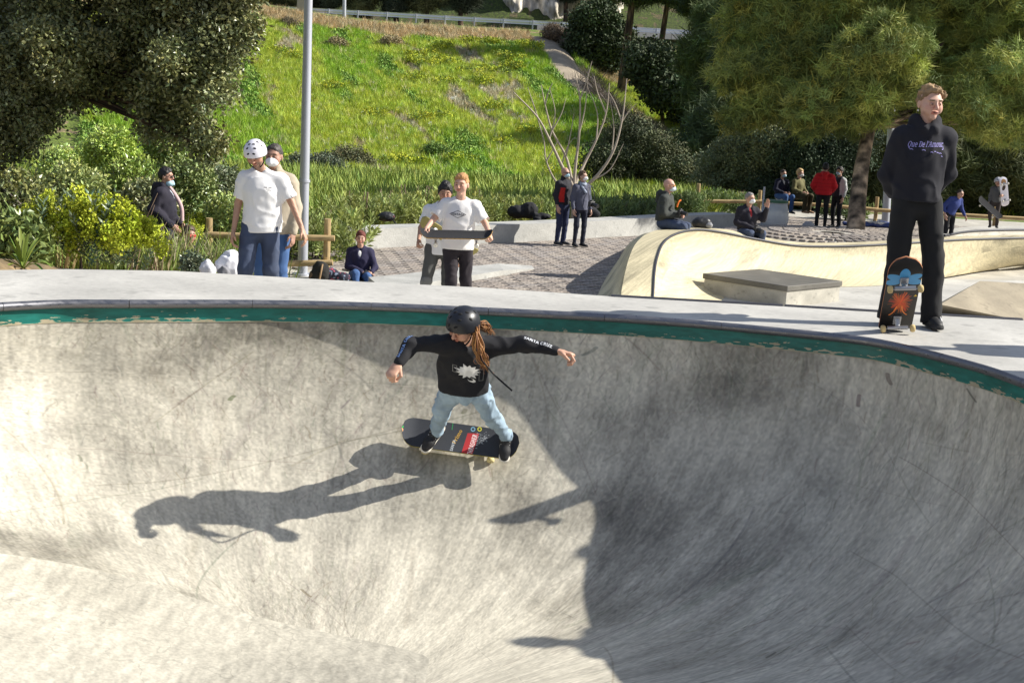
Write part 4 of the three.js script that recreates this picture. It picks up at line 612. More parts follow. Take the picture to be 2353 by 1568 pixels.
const mCol = std({ vertexColors: true, roughness: 0.85 });

function handInto(f, wrist, dir, palm, side, s, curl) {               // side: direction towards the thumb
  const d = dir.clone().normalize(), n = palm.clone().addScaledVector(d, -palm.dot(d)).normalize(), t = side.clone().addScaledVector(d, -side.dot(d)).addScaledVector(n, -side.dot(n)).normalize();
  const P = (a, b, c) => wrist.clone().addScaledVector(d, a * s).addScaledVector(t, b * s).addScaledVector(n, c * s);
  f.cone(P(-0.03, 0, 0), P(0.03, 0, 0), 0.026 * s, 0.028 * s, 0.01, { u: t, flat: 0.75 });
  f.cone(P(0.02, 0, 0), P(0.075, 0, 0), 0.038 * s, 0.041 * s, 0.015, { u: t, flat: 0.42 });
  [[0.030, 0.045, 0.0085], [0.010, 0.050, 0.009], [-0.010, 0.046, 0.0085], [-0.029, 0.036, 0.0075]].forEach(([off, l, r], i) => {
    let p = P(0.088 - Math.abs(off) * 0.15, off, 0), a = curl * (0.75 + i * 0.08), q = d.clone();
    for (let k = 0; k < 3; k++) { q = d.clone().multiplyScalar(Math.cos(a)).addScaledVector(n, Math.sin(a)); const e = p.clone().addScaledVector(q, l * s * (k === 0 ? 0.95 : k === 1 ? 0.62 : 0.48)); f.cone(p, e, r * s * (1 - k * 0.08), r * s * (0.94 - k * 0.1), k ? 0.003 : 0.008); p = e; a += curl * (k === 0 ? 1.15 : 0.8); }
  });
  const b = P(0.025, 0.032, 0.006), m = P(0.06, 0.052, 0.018 + curl * 0.008), e = P(0.086, 0.045 - curl * 0.012, 0.03 + curl * 0.012); f.cone(b, m, 0.013 * s, 0.0105 * s, 0.01); f.cone(m, e, 0.0105 * s, 0.0085 * s, 0.003);
}
// J: joints, facing +z, x towards the picture's right when the person faces the camera
const STAND = () => ({ pelvis: V(0, 0.95, 0), chest: V(0, 1.27, 0), neck: V(0, 1.47, -0.015), head: V(0, 1.615, 0.02), sL: V(-0.165, 1.375, -0.01), sR: V(0.165, 1.375, -0.01), eL: V(-0.225, 1.13, -0.03), eR: V(0.225, 1.13, -0.03), wL: V(-0.235, 0.89, 0.05), wR: V(0.235, 0.89, 0.05), hL: V(-0.095, 0.92, 0), hR: V(0.095, 0.92, 0), kL: V(-0.105, 0.5, 0.025), kR: V(0.105, 0.5, 0.025), aL: V(-0.11, 0.085, -0.02), aR: V(0.11, 0.085, -0.02), tL: V(-0.14, 0.03, 0.17), tR: V(0.14, 0.03, 0.17) });
function person(o) {
  const J = Object.assign(STAND(), o.J ?? {}), S = o.scale ?? 1; for (const k in J) J[k] = J[k].clone().multiplyScalar(S);
  const t = thing('person', o.label, 'person', undefined); t.position.copy(o.pos ?? V(0, 0, 0)); t.rotation.y = o.turn ?? 0; if (o.quat) t.quaternion.copy(o.quat);
  const cell = o.cell ?? 0.014, skin = o.skin ?? [0.50, 0.30, 0.215], fx = o.look ?? V(0, 0, 1), fz = fx.clone().normalize(), upv = J.head.clone().sub(J.neck).normalize().lerp(o.headUp ?? V(0, 1, 0), o.headUp ? 1 : 0.6).normalize();
  const X = upv.clone().cross(fz).normalize(), Y = fz.clone().cross(X).normalize(), Z = X.clone().cross(Y); const HS = S * (o.headScale ?? 1), hp = (x, y, z) => J.head.clone().addScaledVector(X, x * HS).addScaledVector(Y, y * HS).addScaledVector(Z, z * HS), ax = { x: X, y: Y };
  const local = (x, y, z) => { const p = V(x, y, z).sub(J.head); return [p.dot(X) / HS, p.dot(Y) / HS, p.dot(Z) / HS]; };
  const lat = J.sR.clone().sub(J.sL).normalize(), latH = J.hR.clone().sub(J.hL).normalize(), thin = o.slim ?? 1;
  // skin: head, then the rest
  const H = new Field(), E = (c, r, k, q = {}) => H.ell(hp(...c), r.map((v) => v * HS), k * HS, { ...ax, ...q }), K = (a, b, ra, rb, k) => H.cone(hp(...a), hp(...b), ra * HS, rb * HS, k * HS);
  E([0, 0.035, -0.012], [0.076, 0.088, 0.096], 0.01); K([0, -0.02, 0.022], [0, -0.082, 0.05], 0.064, 0.028, 0.03); E([0.042, -0.03, 0.045], [0.028, 0.034, 0.034], 0.03); E([-0.042, -0.03, 0.045], [0.028, 0.034, 0.034], 0.03);
  H.cone(J.neck.clone().addScaledVector(upv, -0.07 * S), hp(0, -0.05, -0.015), 0.056 * S * thin, 0.05 * HS, 0.03); E([0, 0.034, 0.074], [0.058, 0.014, 0.02], 0.02);
  E([0.032, 0.008, 0.102], [0.02, 0.013, 0.02], 0.016, { sub: true }); E([-0.032, 0.008, 0.102], [0.02, 0.013, 0.02], 0.016, { sub: true });
  K([0, 0.02, 0.088], [0, -0.022, 0.108], 0.009, 0.0125, 0.012); E([0.012, -0.026, 0.096], [0.009, 0.008, 0.01], 0.006); E([-0.012, -0.026, 0.096], [0.009, 0.008, 0.01], 0.006);
  E([0.032, 0.008, 0.079], [0.0135, 0.0115, 0.0125], 0.004); E([-0.032, 0.008, 0.079], [0.0135, 0.0115, 0.0125], 0.004); E([0, -0.049, 0.084], [0.025, 0.007, 0.014], 0.008); E([0, -0.06, 0.082], [0.021, 0.007, 0.013], 0.006);
  E([0.079, 0.0, -0.012], [0.011, 0.031, 0.019], 0.008); E([-0.079, 0.0, -0.012], [0.011, 0.031, 0.019], 0.008);
  const headCol = (x, y, z) => { const [a, b, c] = local(x, y, z), m = Math.abs(a); const e = Math.hypot(m - 0.032, b - 0.008, c - 0.079); if (c > 0.06 && e < 0.0165) { const gx = m - 0.032 - (o.gaze ?? 0) * Math.sign(a); if (Math.abs(b - 0.007) < 0.0048 && Math.abs(gx) < 0.0125) return Math.abs(gx) < 0.006 ? [0.03, 0.02, 0.015] : [skin[0] * 0.62, skin[1] * 0.68, skin[2] * 0.75]; return [skin[0] * 0.8, skin[1] * 0.72, skin[2] * 0.7]; } if (c > 0.055 && b > 0.026 && b < 0.037 && m > 0.014 && m < 0.05) return o.brow ?? [0.09, 0.055, 0.035]; if (c > 0.07 && m < 0.024 && b < -0.043 && b > -0.066) return o.mouth && Math.abs(b + 0.054) < 0.004 && m < 0.016 ? [0.05, 0.01, 0.01] : [skin[0] * 0.85, skin[1] * 0.52, skin[2] * 0.5]; if (o.stubble && b < -0.04 && c > -0.01) return skin.map((v) => v * (1 - o.stubble)); const red = c > 0.06 && b < 0.0 && b > -0.035 ? 0.9 : 1; return [skin[0], skin[1] * red, skin[2] * red]; };
  const geos = [H.mesh(o.headCell ?? Math.max(0.0055, cell * 0.5), headCol)];
  const Bd = new Field(), spine = J.neck.clone().sub(J.pelvis), q = thin * S;
  Bd.cone(J.pelvis, J.chest, 0.125 * q, 0.135 * q, 0.04, { u: latH, flat: 0.68 }); Bd.cone(J.chest, J.neck, 0.125 * q, 0.06 * q, 0.05, { u: lat, flat: 0.7 }); Bd.cone(J.sL, J.sR, 0.052 * q, 0.052 * q, 0.04);
  for (const k of ['L', 'R']) { Bd.cone(J['s' + k], J['e' + k], 0.046 * q, 0.037 * q, 0.03); Bd.cone(J['e' + k], J['w' + k], 0.038 * q, 0.025 * q, 0.015); Bd.cone(J['h' + k], J['k' + k], 0.078 * q, 0.05 * q, 0.04); Bd.cone(J['k' + k], J['a' + k].clone().lerp(J['k' + k], 0.12), 0.05 * q, 0.034 * q, 0.02); Bd.cone(J['a' + k], J['t' + k].clone().lerp(J['a' + k], 0.5).addScaledVector(o.down ?? V(0, -1, 0), 0.012), 0.028 * q, 0.015 * q, 0.02); }
  const flat = () => skin; geos.push(Bd.mesh(Math.max(cell, 0.013), flat));
  if (o.hands !== false) for (const k of ['L', 'R']) { const g = new Field(), w = J['w' + k], d = (o['hd' + k] ?? w.clone().sub(J['e' + k])).clone().normalize(), sgn = k === 'L' ? 1 : -1; handInto(g, w.clone().addScaledVector(d, 0.022 * S), d, o['hp' + k] ?? V(sgn, 0, -0.2), o['ht' + k] ?? V(sgn * 0.3, 0.1, 1), S * (o.handScale ?? 1), o['curl' + k] ?? 0.45); geos.push(g.mesh(o.handCell ?? Math.max(0.0045, cell * 0.36), flat)); }
  mesh('body', mergeGeometries(geos), mSkin, t);
  // top
  const tp = o.top; let topField = null;
  const fit = tp.fit ?? 1, W = 0.165 * q * fit, along = (a, b, f) => a.clone().lerp(b, f), hem = J.pelvis.clone().addScaledVector(spine.clone().normalize(), -(tp.hem ?? 0.05) * S);
  const T = new Field(); T.wob = tp.wob ?? 0.011; T.wf = tp.wf ?? 9; T.seed = (o.seed ?? 1) * 13.7; topField = T;
  T.cone(hem.clone().addScaledVector(spine.clone().normalize(), -0.05 * S), J.chest, W * (tp.flare ?? 1), W * 1.04, 0.05, { u: latH, flat: tp.deep ?? 0.74 }); T.cone(J.chest, J.neck.clone().addScaledVector(spine.clone().normalize(), -0.03 * S), W * 1.0, 0.075 * q * fit, 0.06, { u: lat, flat: 0.72 }); T.cone(J.sL, J.sR, 0.058 * q * fit, 0.058 * q * fit, 0.05); for (const k of ['sL', 'sR']) T.cone(J.neck.clone().addScaledVector(upv, -0.035 * S), J[k], 0.05 * q, 0.05 * q * fit, 0.05);
  if (tp.belly) T.ell(J.pelvis.clone().lerp(J.chest, 0.45).add(V(0, 0, 0.06 * S)), [0.15 * q, 0.16 * q, 0.13 * q], 0.06);
  const sl = tp.sleeve ?? 2, r1 = 0.068 * q * fit * (tp.arm ?? 1), r2 = 0.054 * q * fit * (tp.arm ?? 1), r3 = 0.042 * q * fit * (tp.arm ?? 1);
  for (const k of ['L', 'R']) { const s = J['s' + k], e = J['e' + k], w = J['w' + k]; if (sl >= 1) { T.cone(s, e, r1, r2, 0.03); const f = along(e, w, Math.min(1, sl - 1)); if (sl > 1) T.cone(e, f, r2, r3 * (tp.cuff ?? 1), 0.03); } else { const f = along(s, e, sl); T.cone(s, f, r1, r1 * 0.98, 0.03); } }
  T.cut(hem, spine.clone().negate());
  if (sl < 1) for (const k of ['L', 'R']) { const s = J['s' + k], e = J['e' + k], f = along(s, e, sl), d = e.clone().sub(s).normalize(), P0 = f.clone().addScaledVector(d, 0.0); T.ops.push({ t: 3, a: P0.clone().addScaledVector(d, r1), ax: d, L: 0.1, u: V(0, 0, 1).cross(d).normalize(), w: V(0, 0, 1), ra: r1 * 1.05, rb: r1 * 1.1, k: 0.004, f: 1 }); }
  if (tp.hood) { const hn = (x, y, z) => J.neck.clone().addScaledVector(lat, x * S).addScaledVector(upv, y * S).addScaledVector(lat.clone().cross(upv).normalize(), z * S); for (const s of [-1, 1]) { T.cone(hn(0.072 * s, 0.02, 0.0), hn(0.03 * s, 0.0, -0.105), 0.040 * S, 0.05 * S, 0.025); T.cone(hn(0.072 * s, 0.02, 0.0), hn(0.035 * s, -0.045, 0.085), 0.038 * S, 0.028 * S, 0.02); T.cone(hn(0.035 * s, -0.045, 0.085), hn(0, -0.085, 0.1), 0.028 * S, 0.02 * S, 0.02); } T.cone(hn(0, -0.03, -0.11), hn(0, -0.14, -0.13), 0.075 * S, 0.05 * S, 0.03); T.ell(hn(0, 0.06, 0.035), [0.052 * S, 0.09 * S, 0.062 * S], 0.012, { sub: true }); }
  if (tp.collar) T.cone(J.neck.clone().addScaledVector(upv, -0.02 * S), J.neck.clone().addScaledVector(upv, tp.collar * S), 0.075 * S, 0.066 * S, 0.02);
  if (tp.open) T.cone(J.neck.clone().add(V(0, 0.02, 0.1).multiplyScalar(S)), J.chest.clone().add(V(0, -0.02, 0.16).multiplyScalar(S)), 0.05 * S, 0.012 * S, 0.01, { sub: true });
  if (!tp.collar && !tp.hood) T.ell(J.neck.clone().add(V(0, 0.045, 0.045).multiplyScalar(S)), [0.068 * S, 0.07 * S, 0.075 * S], 0.012, { sub: true });
  mesh(tp.name ?? 'shirt', T.mesh(cell, tp.colour), tp.mat, t);
  if (o.under) { const U = new Field(); U.cone(J.pelvis, J.chest, W * 0.9, W * 0.93, 0.05, { u: latH, flat: 0.76 }); U.cone(J.chest, J.neck.clone().addScaledVector(upv, -0.05 * S), W * 0.88, 0.06 * q, 0.06, { u: lat, flat: 0.76 }); U.wob = 0.004; mesh('undershirt', U.mesh(cell), o.under, t); }
  // trousers
  const bt = o.bottom, lf = bt.fit ?? 1, Q = new Field(); Q.wob = bt.wob ?? 0.011; Q.wf = bt.wf ?? 8; Q.seed = (o.seed ?? 1) * 5.1;
  Q.cone(J.pelvis.clone().add(V(0, 0.07, 0).multiplyScalar(S)), along(J.hL, J.hR, 0.5), 0.130 * q * lf, 0.138 * q * lf, 0.04, { u: latH, flat: 0.74 });
  for (const k of ['L', 'R']) { const h = J['h' + k], n = J['k' + k], a = J['a' + k], d = a.clone().sub(n).normalize(), e = a.clone().addScaledVector(d, (bt.long ?? 0.03) * S); Q.cone(h, n, 0.098 * q * lf, 0.07 * q * lf * (bt.wide ?? 1), 0.035); Q.cone(n, e, 0.07 * q * lf * (bt.wide ?? 1), 0.055 * q * lf * (bt.ankle ?? 1), 0.025); if (!bt.noCut) Q.ell(e.clone().addScaledVector(d, 0.085 * S), [0.12 * S, 0.085 * S, 0.12 * S], 0.006, { sub: true, y: d, x: V(1, 0, 0).addScaledVector(d, -d.x).normalize() }); }
  mesh('trousers', Q.mesh(cell, bt.colour), bt.mat, t);
  // shoes
  if (o.shoe !== null) for (const k of ['L', 'R']) { const a = J['a' + k], tt = J['t' + k], dn = (o.down ?? V(0, -1, 0)), F = new Field(), fw = tt.clone().sub(a); fw.addScaledVector(dn, -fw.dot(dn)).normalize(); const side = dn.clone().cross(fw).normalize(), c = (f, u, s = 0) => a.clone().addScaledVector(fw, f * S).addScaledVector(dn, u * S).addScaledVector(side, s * S);
    F.cone(c(-0.045, 0.035), c(0.12, 0.045), 0.038 * S, 0.043 * S, 0.02, { u: side, flat: 0.85 }); F.cone(c(0.0, -0.01), c(0.03, 0.02), 0.043 * S, 0.042 * S, 0.03); F.cone(c(0.12, 0.045), c(0.165, 0.052), 0.043 * S, 0.036 * S, 0.02, { u: side, flat: 0.75 }); F.cut(c(0, 0.068), dn);
    const sh = mesh('shoe', F.mesh(Math.max(0.007, cell * 0.6)), o.shoe ?? cloth(0.02, 0.02, 0.022, 0.6), t);
    if (o.sole) { const G = new Field(); G.cone(c(-0.045, 0.07), c(0.165, 0.07), 0.043 * S, 0.044 * S, 0.01, { u: side, flat: 1 }); G.cut(c(0, 0.052), dn.clone().negate(), 0.003); G.cut(c(0, 0.082), dn, 0.003); mesh('sole', G.mesh(Math.max(0.006, cell * 0.5)), o.sole, sh); } }
  // hair
  const h = o.hair; if (h) {
    const G = new Field(), th = h.thick ?? 0.010, e = (c, r, k = 0.02, q = {}) => G.ell(hp(...c), r.map((v) => v * HS), k, { ...ax, ...q }); G.wob = h.wob ?? 0.008; G.wf = h.wf ?? 40; G.seed = 3; G.jag = 0.012;
    e([0, 0.037, -0.014], [0.076 + th * 0.55, 0.088 + th * 1.4, 0.096 + th]); const nn = Y.clone().multiplyScalar(-(h.ny ?? 0.85)).addScaledVector(Z, 0.78);
    G.cut(hp(0, h.line ?? 0.074, 0.07), nn, 0.01); G.cut(hp(0, h.low ?? -0.055, 0), Y.clone().negate(), 0.01);
    if (h.top) e([0, 0.098, 0.012], [0.064, h.top, 0.082], 0.03);
    for (const [a, b, ra, rb] of h.locks ?? []) G.cone(hp(...a), hp(...b), ra * HS, rb * HS, 0.02);
    mesh('hair', G.mesh(Math.max(0.006, cell * 0.5), h.colour), h.mat, t);
  }
  if (o.helmet) {
    const G = new Field(), m = o.helmet; G.ell(hp(0, 0.042, -0.012), [0.108 * HS, 0.107 * HS, 0.127 * HS], 0.01, ax); G.ell(hp(0, 0.0, -0.012), [0.104 * HS, 0.09 * HS, 0.122 * HS], 0.03, ax); G.ell(hp(0, -0.02, 0.01), [0.088 * HS, 0.1 * HS, 0.1 * HS], 0.01, { ...ax, sub: true }); G.cut(hp(0, 0.022, 0.1), Y.clone().multiplyScalar(-1).addScaledVector(Z, 0.28), 0.008); G.cut(hp(0, -0.02, -0.1), Y.clone().negate(), 0.008);
    const hm = mesh('helmet', G.mesh(0.006), m.mat, t);
    for (const [az, el] of m.vents ?? [[0.5, 0.75], [-0.5, 0.75], [0.5, 1.15], [-0.5, 1.15], [1.4, 0.6], [-1.4, 0.6], [0.28, 0.3], [-0.28, 0.3], [2.2, 0.7], [-2.2, 0.7], [1.5, 1.1], [-1.5, 1.1]]) { const dx = Math.sin(az) * Math.cos(el), dy = Math.sin(el), dz = Math.cos(az) * Math.cos(el), v = new THREE.SphereGeometry(1, 10, 8); v.scale(0.016 * HS, 0.007 * HS, 0.009 * HS); const dir = X.clone().multiplyScalar(dx).addScaledVector(Y, dy).addScaledVector(Z, dz); v.applyQuaternion(new THREE.Quaternion().setFromUnitVectors(V(0, 1, 0), dir)); const p = hp(dx * 0.106, 0.042 + dy * 0.105, -0.012 + dz * 0.125); v.translate(p.x, p.y, p.z); mesh('vent', v, m.ventMat ?? cloth(0.01, 0.01, 0.01), hm); }
    const st = [hp(0.085, 0.0, 0.0), hp(0.078, -0.06, 0.025), hp(0.035, -0.112, 0.045), hp(-0.035, -0.112, 0.045), hp(-0.078, -0.06, 0.025), hp(-0.085, 0.0, 0.0)]; mesh('strap', tube(st, 0.006 * HS, 6, 24), cloth(0.01, 0.01, 0.01), hm);
  }
  if (o.mask) {
    const G = new Field(); G.ell(hp(0, -0.045, 0.052), [0.066 * HS, 0.05 * HS, 0.064 * HS], 0.01, ax); G.cone(hp(0, -0.012, 0.1), hp(0, -0.055, 0.116), 0.012 * HS, 0.012 * HS, 0.03); G.cut(hp(0, 0.0, 0.08), Y, 0.01); G.cut(hp(0, 0, 0.01), Z.clone().negate(), 0.006); if (o.maskDrop) for (const p of G.ops) p.a.addScaledVector(Y, -o.maskDrop);
    const mk = mesh('face_mask', G.mesh(0.006), o.mask, t); for (const s of [-1, 1]) mesh('mask_loop', tube([hp(0.06 * s, -0.025, 0.03), hp(0.084 * s, -0.005, -0.01)], 0.003, 5, 6), o.mask, mk);
  }
  if (o.glasses) { const gl = mesh('glasses', mergeGeometries([tube([hp(-0.05, 0.012, 0.098), hp(0, 0.016, 0.104), hp(0.05, 0.012, 0.098)], 0.004, 6, 8), tube([hp(0.055, 0.012, 0.095), hp(0.085, 0.012, 0.0)], 0.003, 5, 4), tube([hp(-0.055, 0.012, 0.095), hp(-0.085, 0.012, 0.0)], 0.003, 5, 4), ...[-1, 1].map((s) => { const v = new THREE.SphereGeometry(1, 12, 8); v.scale(0.025 * HS, 0.02 * HS, 0.006); v.applyMatrix4(new THREE.Matrix4().makeBasis(X, Y, Z)); const p = hp(0.032 * s, 0.007, 0.1); v.translate(p.x, p.y, p.z); return v; })]), o.glasses, t); }
  t.userData.J = undefined; delete t.userData.J;
  return { t, J, T: topField, hp, X, Y, Z, S, Q };
}
// print lying on a garment: a small sheet pressed onto the field along -n
function print(parent, name, field, c, u, v, n, w, h, texture, m = 16, off = 0.004) {
  const g = grid(m, m, (a, b) => { const p = c.clone().addScaledVector(u, (a - 0.5) * w).addScaledVector(v, (b - 0.5) * h).addScaledVector(n, 0.25); let s = 0; for (let i = 0; i < 60; i++) { const e = field.d(p.x, p.y, p.z); if (e < off) break; p.addScaledVector(n, -Math.max(0.002, e * 0.6)); s += e; if (s > 1.2) break; } return [p, a, b]; });
  return mesh(name, g, new THREE.MeshStandardMaterial({ map: texture, transparent: true, alphaTest: 0.35, roughness: 0.8, side: THREE.DoubleSide }), parent);
}
function decal(w, h, draw) { return canvasTex(w, h, (g) => { g.clearRect(0, 0, w, h); draw(g, w, h); }); }
// ------------------------------------------------------------------ skateboards (local: length along x, top up, tail at -x, wheels touch y = 0)
const mGrip = std({ color: lin(0.018, 0.018, 0.02), roughness: 1, bumpMap: rep(concreteBump, 4, 4), bumpScale: 0.001 }), mWood2 = std({ map: rep(woodMap, 1, 4), color: lin(1, 0.85, 0.6) }), mTruck = std({ color: lin(0.45, 0.45, 0.46), metalness: 0.8, roughness: 0.4 }), mWheel = std({ color: lin(0.75, 0.7, 0.58), roughness: 0.5 });
function skateboard(label, o = {}) {
  const t = thing('skateboard', label, 'skateboard', 'skateboards'), L = o.L ?? 0.8, Wd = o.W ?? 0.205, y0 = 0.105;
  const P = (a, b, th) => { const x = (a - 0.5) * L, e = Math.abs(x) / (L / 2), end = Math.max(0, (e - 0.72) / 0.28), half = Wd / 2 * Math.sqrt(Math.max(0.0, 1 - Math.pow(Math.max(0, (e - 0.74) / 0.26), 2.4))), z = (b - 0.5) * 2 * half; return V(x, y0 + th + 0.055 * end * end * 1.0 + 0.006 * Math.pow(Math.abs(b - 0.5) * 2, 2), z); };
  const skinG = (th) => grid(48, 10, (a, b) => [P(a, b, th), a, b]);
  const edge = grid(120, 2, (s, q) => { const k = s < 0.5 ? s * 2 : 2 - s * 2; const p = P(k, s < 0.5 ? 0 : 1, 0.011 * (1 - q)); return [p, s * 4, q]; });
  const dk = mesh('deck', mergeGeometries([skinG(0), edge]), o.edge ?? mWood2, t);
  mesh('grip_tape', grid(48, 10, (a, b) => [P(a, b, 0.0125), a, 1 - b]), o.gripMap ? std({ map: o.gripMap, roughness: 0.95 }) : mGrip, t);
  if (o.under) mesh('deck_graphic', grid(48, 10, (a, b) => [P(a, b, -0.0015), a, b]), std({ map: o.under, roughness: 0.45 }), t);
  for (const s of [-1, 1]) { const x = s * L * 0.27, tr = mesh('truck', mergeGeometries([rbox(0.09, 0.014, 0.056, 0.004).translate(x, y0 - 0.008, 0), rod(V(x - s * 0.01, y0 - 0.01, 0), V(x + s * 0.012, 0.04, 0), 0.022, 0.016), rod(V(x + s * 0.008, 0.036, -0.07), V(x + s * 0.008, 0.036, 0.07), 0.015)].map((g) => g.index ? g.toNonIndexed() : g)), mTruck, t); mesh('axle', rod(V(x + s * 0.008, 0.028, -Wd / 2), V(x + s * 0.008, 0.028, Wd / 2), 0.004, 0.004, 6), mTruck, tr);
    for (const z of [-1, 1]) { const w = mesh('wheel', new THREE.LatheGeometry([[0.004, -0.017], [0.018, -0.017], [0.0255, -0.012], [0.0275, 0], [0.0255, 0.012], [0.018, 0.017], [0.004, 0.017]].map(([r, y]) => new THREE.Vector2(r, y)), 20).rotateX(Math.PI / 2).translate(x + s * 0.008, 0.0275, z * (Wd / 2 - 0.014)), o.wheel ?? mWheel, t); } }
  return t;
}
const basis = (x, y, z) => new THREE.Quaternion().setFromRotationMatrix(new THREE.Matrix4().makeBasis(x, y, z));
// ------------------------------------------------------------------ people
const mBlack = cloth(0.011, 0.011, 0.014), mNavy = cloth(0.018, 0.016, 0.05), mWhiteT = cloth(0.78, 0.77, 0.76), mJean = cloth(0.055, 0.075, 0.13), mJeanBlue = cloth(0.05, 0.11, 0.26), mJeanPale = cloth(0.30, 0.42, 0.52), mGrey = cloth(0.13, 0.13, 0.125), mMaskW = cloth(0.82, 0.82, 0.82), mMaskB = cloth(0.42, 0.62, 0.72), mGun = cloth(0.02, 0.02, 0.022, 0.45);
const hairMat = (r, g, b) => cloth(r, g, b, 0.6);
const SIT = (h = 0.45, w = 0.14) => ({ pelvis: V(0, h + 0.1, 0), chest: V(0, h + 0.40, 0.03), neck: V(0, h + 0.59, 0.03), head: V(0, h + 0.735, 0.07), sL: V(-0.165, h + 0.505, 0.03), sR: V(0.165, h + 0.505, 0.03), eL: V(-0.24, h + 0.28, 0.06), eR: V(0.24, h + 0.28, 0.06), wL: V(-0.12, h + 0.2, 0.27), wR: V(0.12, h + 0.2, 0.27), hL: V(-0.095, h + 0.09, 0.02), hR: V(0.095, h + 0.09, 0.02), kL: V(-w, h + 0.1, 0.44), kR: V(w, h + 0.1, 0.44), aL: V(-w, h - 0.33, 0.42), aR: V(w, h - 0.33, 0.42), tL: V(-w, h - 0.39, 0.6), tR: V(w, h - 0.39, 0.6) });
const noiseTint = (c, f = 14, a = 0.22) => (x, y, z) => { const k = 1 + a * noise(x * f, y * f, z * f) + a * 0.5 * noise(x * f * 3, y * f * 3, z * f * 3); return [c[0] * k, c[1] * k, c[2] * k]; };
function camOnChest(p, at0, s = 1, strap = true) {                    // camera with lens, a thing of its own
  const t = thing('camera', p.label, 'camera', 'cameras'); t.position.copy(at0); t.rotation.y = p.turn ?? 0;
  mesh('camera_body', rbox(0.14 * s, 0.1 * s, 0.07 * s, 0.015), mGun, t); mesh('prism', rbox(0.06 * s, 0.035 * s, 0.06 * s, 0.012).translate(0, 0.06 * s, 0), mGun, t); mesh('lens', rod(V(0, 0, 0.03 * s), V(0, -0.03 * s, 0.17 * s), 0.036 * s, 0.042 * s, 16), mGun, t);
  if (strap) mesh('strap', tube([V(-0.07 * s, 0.04, 0), V(-0.09, 0.24, -0.02), V(-0.05, 0.40, -0.09), V(0.05, 0.40, -0.09), V(0.09, 0.24, -0.02), V(0.07 * s, 0.04, 0)], 0.008, 5, 24), mGun, t);
}
const hairMats = [hairMat(0.3, 0.13, 0.04), hairMat(0.2, 0.08, 0.03), hairMat(0.42, 0.2, 0.06)];
